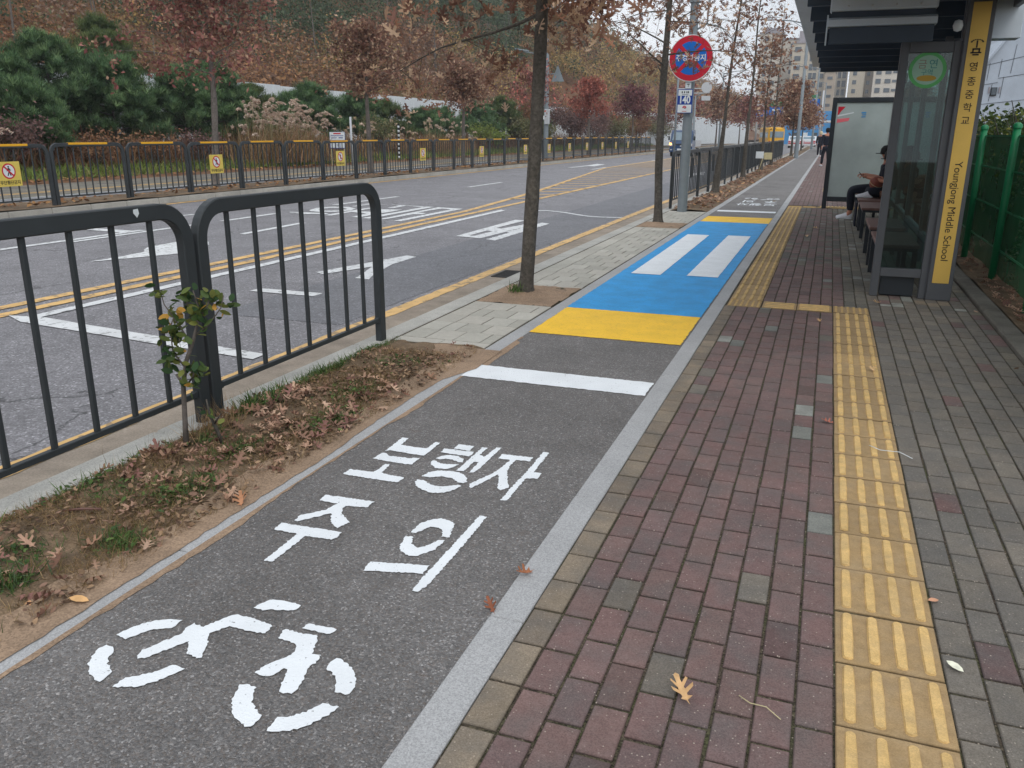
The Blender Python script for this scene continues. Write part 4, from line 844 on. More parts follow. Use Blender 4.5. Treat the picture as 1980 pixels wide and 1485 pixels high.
planter_litter('fallen_leaves', -2, 80, 26, [(150, 112, 76), (170, 128, 84), (130, 92, 64)], 8, zf=lambda X, Y: .02+0*X, x0=-16.3, x1=-15.1, size=(.1, .18), tmpl=QUAD)
planter_litter('fallen_leaves', 2, 60, 40, [(160, 122, 84), (176, 140, 94), (132, 96, 66)], 9, zf=lambda X, Y: tz(-22, 20)+0*X, x0=-23, x1=-21.45, size=(.12, .2), tmpl=QUAD)
planter_litter('fallen_leaves', 3, 30, 160, LIT, 10, zf=lambda X, Y: .05+0*X, x0=1.58, x1=2.05, size=(.05, .1))
planter_litter('fallen_leaves', 3, 30, 22, LIT, 12, zf=lambda X, Y: .005+0*X, x0=1.3, x1=1.45, size=(.03, .06), tmpl=OVAL)
# grass blades
BL = (np.array([(-.5, 0, 0), (.5, 0, 0), (.32, .12, .55), (-.32, .12, .55), (.02, .42, 1.)])*np.array([.05, 1, 1]), [np.array([(0, 1, 2, 3)]), np.array([(3, 2, 4)])])
def blades(name, X, Y, Z, h, pal, seed, wid=1., bend=.5, mat='leaf'):
    rs = np.random.RandomState(seed); n = len(X); T = BL[0].copy(); T[:, 0] *= wid
    V, F, C = scatter(T, BL[1], np.stack([X, Y, Z], -1), eul(rs.normal(0, bend, n), rs.normal(0, bend*.6, n), rs.uniform(0, 6.28, n)), h*rs.uniform(.5, 1.3, n), pick(rs, pal, n, jit=.22))
    return tag(npmesh(name, V, F, C, mat), kind='stuff')
GR = [(86, 112, 58), (74, 100, 50), (104, 126, 70), (66, 90, 52)]; DRY = [(158, 132, 96), (138, 112, 80), (176, 150, 112), (120, 98, 72)]
def patch(n, cx, cy, sx, sy, rs): return rs.normal(cx, sx, n), rs.normal(cy, sy, n)
rs = np.random.RandomState(77)
n = 42000; X = rs.uniform(-2.97, -2.2, n); Y = rs.uniform(.3, 5.4, n); k = vnoise(X, Y, .28, 21)*.6+vnoise(X, Y, .1, 22)*.4; m_ = k > .38+.16*rs.rand(n)+.3*(Y > 4.5)*rs.rand(n); X, Y = X[m_], Y[m_]
blades('dry_grass', X, Y, soil_z(X, Y), .045, DRY+[(120, 110, 70)], 78, wid=.9, bend=1.0)
spots = [(-2.9, 1.85, .06, .07, 500, .06), (-2.62, 1.95, .06, .06, 260, .045), (-2.88, 3.72, .05, .12, 500, .09), (-2.9, 4.35, .03, .2, 700, .07), (-2.93, 4.95, .02, .25, 500, .055), (-2.45, 2.6, .07, .08, 700, .05), (-2.52, 3.05, .05, .1, 500, .05), (-2.38, 3.6, .06, .14, 800, .045),
         (-2.5, 4.1, .07, .1, 600, .045), (-2.36, 2.15, .05, .05, 350, .05), (-2.65, 1.5, .1, .08, 500, .05), (-2.45, 1.75, .04, .04, 220, .07), (-2.75, 2.5, .08, .08, 350, .04), (-2.6, 4.75, .08, .08, 300, .035), (-2.8, 3.2, .05, .07, 250, .05), (-2.45, 4.85, .06, .05, 220, .035), (-2.92, 2.6, .03, .3, 300, .06), (-2.5, 1.25, .12, .08, 500, .05)]
XX, YY, HH = [], [], []
for (cx, cy, sx, sy, nn, hh) in spots:
    a, b = patch(nn, cx, cy, sx, sy, rs); XX.append(a); YY.append(b); HH.append(np.full(nn, hh))
X = np.clip(np.concatenate(XX), -2.99, -2.2); Y = np.concatenate(YY); H_ = np.concatenate(HH)
blades('green_grass', X, Y, soil_z(X, Y)-.004, H_, GR+[(96, 116, 84)], 79, wid=1.4, bend=.75)
# broad little weed leaves among the blades
k = rs.choice(len(X), 1500); V, F, C = scatter(OVAL[0], OVAL[1], np.stack([X[k], Y[k], soil_z(X[k], Y[k])+.012+.02*rs.rand(1500)], -1), eul(rs.normal(0, .4, 1500), rs.normal(0, .4, 1500), rs.uniform(0, 6.28, 1500)), rs.uniform(.012, .032, 1500), pick(rs, GR, 1500))
tag(npmesh('weed_leaves', V, F, C, 'leaf'), kind='stuff')
X = np.concatenate([rs.normal(-2.86, .05, 260), rs.normal(-2.9, .02, 30)]); Y = np.concatenate([rs.normal(3.3, .09, 260), rs.uniform(1.8, 3.8, 30)])
blades('tall_dry_grass', X, Y, soil_z(X, Y), .14, DRY, 80, wid=.35, bend=.55)
X = rs.normal(-2.72, .035, 110); Y = rs.normal(7.55, .05, 110); blades('green_grass', X+.0, Y, 0*X+.03, .09, GR, 83, wid=2, bend=.8)
# loose stalks and twig
tw = MB().tube([(0, -.075, .006), (.004, 0, .014), (-.003, .075, .008)], .006, 5); o = tw.build('twig', 'wood'); o.location = (-2.68, 2.28, .03); o.rotation_euler = (0, 0, -1.15); tag(o, 'short straight orange-brown twig among the litter in front of the sapling', 'twig')

def sapling():
    t = empty('sapling', (-2.845, 3.07, 0), 0, 'small leafy evergreen sapling in front of the joint of the two near fence panels', 'sapling')
    rs = np.random.RandomState(9)
    st = MB(); stem = [(0, 0, -.03), (-.005, .0, .12), (-.02, .01, .30), (-.0, .01, .42), (.03, .02, .52), (.055, .02, .62)]
    st.tube(stem, [.013, .011, .010, .009, .007, .005], 8, wob=.08, rnd=random.Random(2)); st.tube([(-.02, .01, .3), (-.045, .0, .345)], [.007, .006], 6)
    twigs = [[(.02, .015, .50), (-.03, .0, .58), (-.09, -.01, .66), (-.11, -.01, .72)], [(.045, .02, .58), (.05, .03, .66), (.03, .02, .74)], [(.04, .02, .54), (.1, .03, .60), (.15, .04, .68), (.165, .04, .74)],
             [(.055, .02, .62), (.10, .02, .68), (.11, .03, .74)], [(-.005, .01, .38), (-.05, -.01, .45), (-.06, -.01, .52)], [(.0, .01, .30), (.05, -.01, .36), (.06, -.01, .42)], [(-.02, 0, .5), (-.07, .0, .56), (-.055, 0, .60)], [(.03, .02, .6), (.0, .02, .68), (-.02, .02, .73)]]
    for tg in twigs: st.tube(tg, [.0045, .0035, .0025, .002][:len(tg)], 5)
    st.build('stem', 'bark2', t)
    st2 = MB().tube([(.16, .06, -.02), (.13, .04, .1), (.1, .03, .17), (.09, .02, .25)], [.009, .008, .006, .003], 6); st2.tube([(.115, .035, .13), (.16, .03, .2)], [.005, .002], 5); st2.build('side_stem', 'bark', t)
    P = []
    for tg in twigs:
        for k in range(26):
            i = rs.randint(1, len(tg)); q = rs.rand(); a, b = Vector(tg[i-1]), Vector(tg[i]); P.append(list(a.lerp(b, .3+.7*q)+Vector(rs.normal(0, .022, 3))))
    for k in range(26): P.append([-.05+rs.normal(0, .02), rs.normal(0, .02), rs.uniform(.36, .56)])
    for k in range(14): P.append([.035+rs.normal(0, .02), -.01+rs.normal(0, .015), rs.uniform(.26, .42)])
    for k in range(6): P.append([.11+rs.normal(0, .03), .03+rs.normal(0, .02), rs.uniform(.16, .24)])
    P = np.array(P); n = len(P)
    cols = pick(rs, [(70, 92, 48), (96, 110, 58), (120, 126, 66), (52, 78, 46), (84, 104, 60)], n, jit=.2); y_ = rs.rand(n) < .06; cols[y_] = lin([(206, 158, 76)])[0]
    V, F, C = scatter(OVAL[0]*np.array([1.15, 1, 1]), OVAL[1], P, eul(rs.normal(.3, .8, n), rs.normal(0, .8, n), rs.uniform(0, 6.28, n)), rs.uniform(.034, .055, n), cols)
    npmesh('foliage', V, F, C, 'leaf', t); t.rotation_euler = (0, .11, 0); t.scale = (1.15, 1.15, 1.08)
sapling()
# single fallen leaves lying on the paving
def lone(name, x, y, z, s, rz, c, label, tm=OAK, tilt=.12, mat='litter'):
    V, F, C = scatter(tm[0], tm[1], np.zeros((1, 3)), eul(np.array([tilt]), np.array([-tilt]), np.array([0.])), np.array([s]), lin([c])); o = npmesh(name, V, F, C, mat); o.location = (x, y, z+s*.1); o.rotation_euler = (0, 0, rz); return tag(o, label, 'leaf')
lone('fallen_leaf', -.23, 2.02, .002, .105, .5, (206, 168, 122), 'tan lobed oak leaf lying alone on the red bricks near the camera')
lone('fallen_leaf', .14, 4.6, .002, .07, 1.2, (168, 106, 90), 'reddish lobed leaf against the left rim of the yellow tactile strip')
lone('fallen_leaf', .41, 5.8, .009, .075, .3, (214, 180, 134), 'pale tan leaf lying on the yellow tactile strip')
lone('fallen_leaf', .06, 7.3, .002, .07, .3, (206, 168, 122), 'small tan leaf on red bricks just before the yellow cross strip')
lone('fallen_leaf', .50, 2.42, .004, .055, .9, (222, 222, 202), 'whitish oval leaf on grey bricks right of the tactile strip', OVAL)
lone('fallen_leaf', .48, 2.8, .004, .045, 2.2, (200, 150, 120), 'small pinkish oval leaf at the right rim of the tactile strip', OVAL)
lone('fallen_leaf', -2.18, 1.79, .006, .07, 1.8, (214, 170, 118), 'smooth orange oval leaf on the left granite edging', OVAL)
lone('fallen_leaf', -.86, 2.48, .006, .085, 2.6, (158, 104, 74), 'brown leaf at the lane side of the right granite border', OAK, .35)
lone('fallen_leaf', -.89, 2.24, .004, .07, .6, (140, 88, 66), 'darker brown leaf below another on the right granite border', OAK, .35)
lone('fallen_leaf', -2.17, 2.62, .006, .1, .6, (176, 128, 96), 'curled brown leaf across the left granite edging beside the weeds', OAK, .25)
lone('fallen_leaf', -2.3, 1.7, .012, .05, .6, (196, 150, 112), 'small buff leaf on the sandy rim near the orange oval leaf', OVAL, .25)
for k, (x, y) in enumerate(((-.2, 13.6), (-.1, 14.9), (.55, 8.3), (-1.1, 20.6))):
    lone('fallen_leaf', x, y, .003, .11, k*1.3, (205, 170, 130), ['small tan leaf on the bricks left of the benches', 'tan leaf on the bricks near the white sneakers', 'buff leaf at the foot of the glass end wall', 'tan leaf on the asphalt beyond the far lettering'][k])
o = MB().tube([(0, -.06, .004), (.012, -.01, .008), (-.004, .03, .006), (.004, .07, .004)], .0018, 4).build('stalk', 'rail'); o.location = (-.02, 2.03, .003); o.rotation_euler = (0, 0, 1.1); tag(o, 'thin pale leaf stalk on red bricks right of the tan oak leaf', 'stalk')
o = MB().tube([(0, -.1, .004), (.03, -.03, .01), (.0, .05, .008), (.02, .11, .012)], .002, 4).build('string', 'signwhite'); o.location = (.43, 4.2, .01); o.rotation_euler = (0, 0, 1.2); tag(o, 'thin white string across the right rim of the tactile strip', 'string')

# ------------------------------------------------------------------ far verge: silver grass, brush, pines, hoarding
def miscanthus(x, y, n, h, seed, label, spread=.8, plume=(206, 186, 168)):
    rs = np.random.RandomState(seed); z0 = tz(x, y); t = empty('silver_grass', (x, y, z0), 0, label, 'silver grass', 'silver grass clumps on the far verge')
    m = MB(); PP = []; st = []
    for k in range(n):
        a = rs.uniform(0, 6.28); r_ = spread*math.sqrt(rs.rand()); bx, by = r_*math.cos(a)*.6, r_*math.sin(a); L_ = h*rs.uniform(.5, 1.06); ln = rs.uniform(.05, .3); dx, dy = math.cos(a)*ln*.6+.05, math.sin(a)*ln+.12
        tip = np.array([bx+dx, by+dy, L_]); m.tube([(bx, by, 0), (bx+dx*.3, by+dy*.3, L_*.6), tuple(tip)], [.004, .0035, .003], 3, cap=False)
        d = np.array([dx*.8, dy*.8+.16, .1]); c = 0
        for j in range(26):
            q = j/26; c = tip+np.array([d[0]*q*.9, d[1]*q*1.1, .26*q-.30*q*q]); PP.append(c+rs.normal(0, .022, 3)*(1.3-q*.8))
    m.build('stems', 'rail', t); P = np.array(PP); k = len(P)
    V, F, C = scatter(QUAD[0]*np.array([.7, 1, 1]), QUAD[1], P, eul(rs.uniform(-1, 1, k), rs.uniform(-1, 1, k), rs.uniform(0, 6.28, k)), rs.uniform(.10, .17, k), pick(rs, [plume, (200, 178, 160), (222, 206, 192), (184, 158, 142)], k, jit=.12)); npmesh('plumes', V, F, C, 'leaf', t)
    nb = n*16; X = rs.normal(0, spread*.5, nb); Y = rs.normal(0, spread*.6, nb); T = BL[0].copy(); T[:, 0] *= .5
    V, F, C = scatter(T, BL[1], np.stack([X, Y, 0*X], -1), eul(rs.normal(0, .4, nb), rs.normal(0, .3, nb), rs.uniform(0, 6.28, nb)), h*.62*rs.uniform(.5, 1.2, nb), pick(rs, [(150, 118, 88), (128, 100, 74), (168, 138, 104), (120, 108, 70)], nb)); npmesh('blades', V, F, C, 'leaf', t)
MS = [(-23.2, 32.3, 110, 2.45, 'big dense clump of pale silver grass left of the notice board', 1.6), (-23.0, 34.6, 50, 2.1, 'silver grass clump directly behind the notice board', 1.1), (-22.8, 30.2, 12, 2.2, 'thin arching silver grass stems left of the big pale clump', 1.0),
      (-23.0, 13.6, 22, 2.3, 'silver grass at the left edge of the photo behind the far fence', 1.0), (-23.1, 15.4, 16, 2.2, 'second silver grass clump from the left photo edge', 1.0), (-22.9, 11.5, 16, 2.0, 'silver grass mostly cut off by the left photo edge', .9), (-22.6, 17.4, 5, 1.7, 'few low silver grass plumes right of the left clumps', .8),
      (-23.1, 39.0, 16, 1.9, 'low silver grass between the notice board and the striped pole', 1.2), (-23.2, 44, 14, 1.8, 'low silver grass just right of the striped pole', 1.2), (-23.2, 49, 26, 2.0, 'yellowish silver grass below the third far oak', 1.3), (-23.2, 53, 12, 1.8, 'small yellowish silver grass right of the third far oak', 1.2)]
for i, (x, y, n, h, lab, sp) in enumerate(MS): miscanthus(x, y, n, h, 100+i, lab, sp, (206, 186, 168) if i < 7 else (200, 182, 140))
PL = [(-26.2, 19.5, 3.6, 1.8, 'wide green pine at the far left edge behind the silver grass'), (-26.6, 22.2, 3.3, 1.7, 'low green pine second from the left edge'), (-27.5, 24.8, 4.2, 1.9, 'tall green pine third from the left edge'), (-26.4, 26.6, 3.6, 1.8, 'broad bright green pine left of the first far oak'),
      (-28.2, 28.4, 4.6, 1.9, 'tallest green pine behind the first far oak crown'), (-25.6, 29.6, 3.4, 1.9, 'dense dark pine reaching the fence behind the first far oak trunk'), (-26.0, 32.3, 3.7, 2.0, 'round dark pine right of the first far oak trunk'), (-28.0, 33.5, 3.9, 1.8, 'pine peering over the round dark pine'),
      (-27.4, 36.5, 3.0, 1.6, 'pine left of the visible white hoarding'), (-25.2, 38.6, 3.2, 1.7, 'pointed pine directly behind the notice board'), (-27.8, 40.5, 2.8, 1.6, 'low pine in front of the white hoarding gap'), (-26.6, 45.5, 3.0, 2.0, 'wide pine behind the second far oak trunk'),
      (-27.0, 49.5, 2.7, 1.8, 'bushy pine right of the second far oak trunk'), (-26.4, 54, 2.4, 1.5, 'small dark pine with knobbly top before the hoarding'), (-26.6, 57.5, 2.5, 1.6, 'small dark pine left of the third far oak trunk'), (-25.8, 62, 3.1, 2.1, 'dark pine right of the third far oak trunk'),
      (-25.4, 66.5, 3.6, 2.1, 'dark pine left of the oak trunk in the first pit'), (-25.0, 72, 3.2, 2.0, 'pine hidden behind the trunk in the first pit'), (-24.6, 21.2, 2.4, 1.4, 'short pine in the brush at the left'), (-28.8, 21.5, 5.0, 2.0, 'high pine on the slope at the left edge'), (-30.5, 30.5, 5.4, 2.0, 'high pine on the slope above the tallest green pine')]
for i, (x, y, h, R_, lab) in enumerate(PL): pine(x, y, h, R_, 200+i, lab, 'young pines on the far verge', n=3000, sz=.25, pal=GREENPAL if i % 4 else [(84, 96, 58), (72, 86, 52), (96, 106, 66), (60, 76, 50)])
def shrub(x, y, h, R_, pal, seed, label, n=900, sz=.12, group='bushes on the far verge', name='shrub'):
    rs = np.random.RandomState(seed); z0 = tz(x, y); t = empty(name, (x, y, z0), 0, label, 'shrub', group); br = MB(); P = []
    for k in range(16):
        a = rs.uniform(0, 6.28); e = np.array([math.cos(a)*R_*rs.uniform(.3, 1), math.sin(a)*R_*rs.uniform(.3, 1), h*rs.uniform(.6, 1)]); mid = e*np.array([.35, .35, .55]); br.tube([(0, 0, -.1), mid, e], [.02, .012, .004], 4, cap=False)
        m_ = n//16; q = rs.uniform(.3, 1, m_); c = mid[None]*(1-q[:, None])+e[None]*q[:, None]; P.append(c+rs.normal(0, .16, (m_, 3))*R_)
    br.build('branches', 'bark', t); P = np.concatenate(P); k = len(P)
    V, F, C = scatter(QUAD[0], QUAD[1], P, eul(rs.uniform(-1.2, 1.2, k), rs.uniform(-1.2, 1.2, k), rs.uniform(0, 6.28, k)), sz*rs.uniform(.6, 1.3, k), pick(rs, pal, k, jit=.22)); npmesh('foliage', V, F, C, 'leaf', t)
DULL = [(120, 94, 90), (104, 84, 82), (134, 106, 98)]; OLIVE = [(118, 116, 82), (102, 104, 74), (132, 128, 92)]; LIME = [(128, 142, 74), (112, 128, 66)]; BRN = [(140, 104, 78), (122, 90, 70), (154, 118, 88)]
SH = [(-23.6, 19.4, 1.9, 1.2, DULL, 'purple-brown bare bush right of the left silver grass'), (-23.4, 22.6, 1.2, 1.1, BRN, 'low brown brush behind the second far panel'), (-23.3, 25.2, 1.1, 1.1, BRN, 'low rusty brush left of the first far oak'), (-23.2, 27.6, 1.2, 1.0, DULL, 'low reddish brush below the dark pines'),
      (-23.4, 42.2, 2.3, 1.2, OLIVE, 'wispy olive bush beside the striped pole'), (-23.3, 57, 1.9, 1.1, LIME, 'yellow-green bush right of the third far oak trunk'), (-23.3, 60, 1.3, 1.1, LIME, 'low yellow-green bush left of the first pit trunk'), (-23.5, 66, 2.4, 1.5, OLIVE, 'olive bush left of the camera pole base'),
      (-23.5, 71, 2.2, 1.4, OLIVE, 'olive bush right of the camera pole base'), (-22.4, 77, 3.4, 1.6, DULL, 'tall dull red bush under the pinkish tree'), (-22.2, 83, 3.2, 1.7, DULL, 'dull purple bush before the rust red oak'), (-21.2, 90, 3.0, 1.8, OLIVE, 'olive bush behind the rust red oak'),
      (-20.8, 98, 3.4, 1.9, BRN, 'brown bush left of the dark red oak'), (-20.2, 107, 3.2, 1.9, OLIVE, 'olive bush in front of the far hoarding'), (-24.0, 74, 4.0, 2.0, DULL, 'tall bare purplish brush right of the camera pole'), (-23.6, 80, 4.4, 2.2, BRN, 'tall brown brush behind the thin pinkish oak'), (-23.0, 86, 4.2, 2.2, DULL, 'tall grey-purple brush left of the rust red oak'), (-22.6, 92, 4.6, 2.3, BRN, 'tall brown brush behind the rust red oak'), (-21.6, 101, 4.2, 2.2, OLIVE, 'tall olive brush right of the rust red oak'),
      (-21.0, 112, 4.4, 2.3, DULL, 'tall dull brush behind the dark red oak'), (-25.0, 69, 3.8, 2.0, BRN, 'tall brown brush at the camera pole'), (-23.4, 97, 3.4, 2.0, LIME, 'pale yellow-green brush low between the two red oaks'),
      (-23.6, 36.8, 1.0, 1.0, BRN, 'low brown brush right of the notice board'), (-23.3, 10, 1.5, 1.2, BRN, 'brown brush at the left photo edge')]
for i, (x, y, h, R_, pal, lab) in enumerate(SH): shrub(x, y, h, R_, pal, 300+i, lab, n=3000 if h > 3.3 else 1300 if h > 1.5 else 700, sz=.12 if y < 60 else .19)
# ground cover of the verge
rs = np.random.RandomState(91)
n = 22000; X = rs.uniform(-23.6, -21.9, n); Y = 6+110*rs.rand(n)**1.3; blades('verge_grass', X, Y, terrain_z(X, Y), .22+.1*(rs.rand(n)), [(108, 132, 62), (124, 146, 72), (96, 116, 58), (142, 142, 88)], 92, wid=2.6, bend=.6)
n = 26000; X = -23.2-rs.gamma(1.5, 1.6, n); Y = 4+130*rs.rand(n)**1.3; m_ = X > -33; X, Y = X[m_], Y[m_]
blades('dry_brush', X, Y, terrain_z(X, Y)-.03, .7+.5*rs.rand(len(X)), [(140, 106, 80), (118, 88, 68), (158, 126, 94), (104, 90, 60), (112, 74, 62)], 93, wid=1.0, bend=.45)
# white hoarding
hd = empty('hoarding', (0, 0, 0), 0, 'long white sheet metal hoarding at the foot of the wooded hill', 'hoarding')
HP = [(-31.5, 26), (-31.5, 45), (-31.5, 66), (-25.5, 92), (-21.6, 117), (-19.2, 152), (-17.5, 200)]
k = 0
for (a, b) in zip(HP[:-1], HP[1:]):
    a, b = Vector(a), Vector(b); L_ = (b-a).length; nseg = max(1, int(L_/6)); ang = math.atan2(b.y-a.y, b.x-a.x)
    for i in range(nseg):
        c = a.lerp(b, (i+.5)/nseg); top = (4.2, 4.15, 4.1, 4.1, 4.1, 4.1)[min(k, 5)]
        mb = MB().box((c.x, c.y, top/2-.3), (L_/nseg-.03, .06, top+.6), rz=ang)
        for j in range(5):
            q = a.lerp(b, (i+(j+.5)/5)/nseg); mb.box((q.x+.045*math.sin(ang), q.y-.045*math.cos(ang), top/2-.3), (.05, .03, top+.58), rz=ang)
        mb.build('sheet_panel', 'hoarding', hd)
    k += 1
# pale handrail of the hill path
m = MB(); pr = [(-44, 52), (-43, 57), (-42.5, 62), (-41.8, 68), (-41.5, 75)]
pts = [(x, y, tz(x, y)+1.0) for x, y in pr]; m.tube(pts, .07, 5)
for p in pts: m.tube([(p[0], p[1], p[2]-1.2), p], .05, 5)
tag(m.build('handrail', 'rail'), 'pale wooden handrail climbing the brown slope above the hoarding', 'handrail')

# ------------------------------------------------------------------ wood on the hill
def wood(name, n, ulo, uhi, ylo, yhi, seed, palf, csz=(1.2, 2.4), leafn=46, lsz=.34, ypow=1.4, flat=.75, keepf=None):
    rs = np.random.RandomState(seed); u = ulo+(uhi-ulo)*rs.rand(n)**.9; Y = ylo+(yhi-ylo)*rs.rand(n)**ypow; X = -u
    u0 = np.interp(Y, [-50, 70, 100, 130, 170, 800], [34, 34, 28.5, 25, 23, 23]); keep = u > u0+.8
    if keepf is not None: keep &= keepf(u, Y, rs)
    X, Y, u = X[keep], Y[keep], u[keep]; n = len(X); Z = terrain_z(X, Y)
    R_ = rs.uniform(*csz, n)*(1+Y/260); rel = (Z-3)/30
    P = []; C = []; S = []; DD = []
    for i in range(n):
        d = rs.normal(0, 1, (leafn, 3)); d /= np.linalg.norm(d, axis=1)[:, None]; d[:, 2] = abs(d[:, 2])*1.1-.2; lob = 1+.22*np.sin(d[:, :1]*4+i)+.18*np.sin(d[:, 1:2]*5+2*i); rr = R_[i]*rs.uniform(.72, 1.05, (leafn, 1))*lob
        P.append(np.array([X[i], Y[i], Z[i]+R_[i]*.35])+d*rr*np.array([1, 1, flat*1.15])); DD.append(d+np.array([0, 0, .25])); c, j = palf(rs, X[i], Y[i], rel[i]); C.append(pick(rs, c, leafn, jit=.1)*rs.uniform(.9, 1.75)); S.append(np.full(leafn, lsz*(1+Y[i]/150)*(R_[i]/(csz[1]*(1+Y[i]/260)))**.5))
    P = np.concatenate(P); C = np.concatenate(C); S = np.concatenate(S)*rs.uniform(.6, 1.4, len(P)); DD = np.concatenate(DD)
    V, F, CC = scatter(QUAD[0], QUAD[1], P, face_out(DD, rs, .45), S, C)
    return tag(npmesh(name, V, F, CC, 'leaf'), kind='stuff')
AUT = [[(150, 116, 84), (124, 98, 76), (146, 116, 88)], [(112, 90, 78), (104, 84, 74), (122, 98, 86)], [(140, 122, 80), (128, 112, 74), (150, 132, 88)], [(106, 98, 72), (96, 92, 68), (116, 106, 78)], [(130, 96, 78), (138, 104, 84), (118, 88, 74)], [(110, 96, 86), (102, 90, 82), (120, 104, 94)]]
AUT = [[(r*1.03, g_*1.0, b_*.95) for r, g_, b_ in c] for c in AUT]
DKG = [[(66, 82, 58), (54, 68, 50), (72, 84, 62)], [(72, 84, 60), (64, 76, 56), (82, 92, 66)]]
def pal_hill(rs, x, y, rel):
    q = float(vnoise(np.array([x]), np.array([y]), 13, 31)[0]); q2 = float(vnoise(np.array([x]), np.array([y]), 14, 37)[0])
    el = (rel*30+3)/math.hypot(x, y)
    if el+(q-.5)*.075+(q2-.5)*.04 > .098+rs.uniform(-.008, .008) or rs.rand() < .06: return DKG[rs.randint(2)], 0
    if y > 90 and .05 < el < .085 and q2 > .45: return AUT[2 if rs.rand() < .6 else rs.randint(6)], 0
    if q2 > .6: return AUT[3 if rs.rand() < .5 else 2], 0
    w_ = [.24, .26, .1, .12, .14, .14]; return AUT[rs.choice(6, p=w_)], 0
wood('hillside_wood', 2900, 34, 76, 14, 190, 401, pal_hill, leafn=150, lsz=.2, ypow=1.25)
wood('hillside_wood', 1500, 24, 92, 120, 520, 402, pal_hill, leafn=46, lsz=.30, csz=(1.6, 2.8), ypow=1.2)
wood('ridge_wood', 900, 66, 100, 30, 430, 403, lambda rs, x, y, r: ((DKG if rs.rand() < .75 else AUT[:2])[rs.randint(2)], 0), csz=(2.2, 3.6), leafn=150, lsz=.26)
wood('slope_brush', 1500, 33.5, 48, 20, 110, 404, lambda rs, x, y, r: (AUT[rs.choice([0, 1, 4, 5])], 0), csz=(.5, 1.1), leafn=60, lsz=.14)
# thin bare trunks rising through the wood
rs = np.random.RandomState(55); m = MB()
for k in range(420):
    u = rs.uniform(38, 80); y = 22+170*rs.rand()**1.3; z = tz(-u, y); h = rs.uniform(2.5, 5.5); m.tube([(-u, y, z), (-u+rs.normal(0, .3), y+rs.normal(0, .3), z+h)], [.08+y/2200, .03], 4, cap=False)
tag(m.build('bare_stems', 'bark2', recalc=False), kind='stuff')
# ------------------------------------------------------------------ sign pole
def disc_poly(r, n=40): return [(r*math.cos(2*PI*k/n), r*math.sin(2*PI*k/n)) for k in range(n)]
sp = empty('sign_pole', (-2.69, 17.25, 0), 0, 'thick grey steel pole at the end of the pavers carrying the round no-parking sign', 'pole')
MB().lathe([(.10, -.05), (.098, 0), (.094, 1.8), (.088, 3.2), (.075, 3.9), (.07, 7.5), (0, 7.5)], 20).build('post', 'pole', sp)
m = MB().box((.14, -.02, 3.05), (.26, .05, .05)); m.box((.0, -.0, 3.9), (.2, .2, .04)); m.build('bracket', 'pole', sp)
m = MB().tube([(.05, .0, 3.4), (.25, .0, 3.5), (.27, 0, 4.1)], .018, 6); m.tube([(.27, 0, 3.5), (.5, 0, 3.45), (.6, 0, 3.0)], .006, 4); m.build('cable_bracket', 'pole', sp)
rs_ = empty('no_parking_sign', (-2.675, 17.08, 2.885), 0, 'round red and blue no stopping sign partly hidden by brown leaves', 'road sign')
MB().prism(disc_poly(.42), .012, (0, 0, 0), 'y').build('plate', 'signwhite', rs_)
MB().prism(disc_poly(.407), .003, (0, -.003, 0), 'y').build('red_ring', 'signred', rs_)
MB().prism(disc_poly(.30), .003, (0, -.006, 0), 'y').build('blue_disc', 'signblue', rs_)
m = MB()
for s in (1, -1):
    c = math.cos(PI/4); m.prism([(-.22*c*1.38-.025, s*(-.22*c*1.38)+s*.025), (-.22*c*1.38+.025, s*(-.22*c*1.38)-s*.025), (.22*c*1.38+.025, s*(.22*c*1.38)-s*.025), (.22*c*1.38-.025, s*(.22*c*1.38)+s*.025)], .003, (0, -.009 if s > 0 else -.0092, 0), 'y')
m.build('red_cross', 'signred', rs_)
text_mesh('lettering', '주정차금지', .125, 'signwhite', rs_, (0, -.0105, 0), extr=.001, bold=.003)
bs = empty('route_sign', (-2.745, 17.1, 1.9), 0, 'bus route plate reading 140 on the grey pole below the round sign', 'bus sign')
MB().box((0, 0, .21), (.29, .02, .44), bevel=.004).build('plate', 'navy', bs)
MB().box((0, -.0115, .365), (.262, .003, .105)).build('top_field', 'signwhite', bs)
MB().box((0, -.0115, .075), (.262, .003, .145)).build('bottom_field', 'signwhite', bs)
text_mesh('number', '140', .185, 'signwhite', bs, (-.005, -.0125, .232), sx=.8, bold=.0065, extr=.001)
m = MB()
for i, x in enumerate((-.06, -.015, .03, .06)): m.box((x, -.0135, .377), (.014, .002, .036)); m.box((x+.009, -.0135, .372), (.006, .002, .03)); m.box((x, -.0135, .36), (.02, .002, .006))
m.box((0, -.0135, .335), (.12, .002, .007)); m.build('small_print', 'ink', bs)
m = MB().prism([(.038*math.cos(PI*k/14-.1), .038*math.sin(PI*k/14-.1)) for k in range(16)], .003, (0, -.015, .09), 'y'); m.box((.0, -.0135, .025), (.085, .002, .009)); m.build('emblem', 'signred', bs)
MB().box((.0, -.0165, .103), (.034, .002, .008)).build('emblem_bar', 'signwhite', bs)
MB().box((.012, -.0135, .078), (.035, .002, .008)).build('emblem_foot', 'ink', bs)
pl_ = empty('pole_label', (-2.7, 17.12, 2.40), 0, 'small pale number plate on the pole between round sign and bus plate', 'number plate')
MB().box((0, 0, 0), (.11, .006, .11)).build('plate', 'signwhite', pl_); MB().box((0, -.004, .02), (.05, .002, .012)).box((0, -.004, 0), (.008, .002, .06)).build('marks', 'ink', pl_)
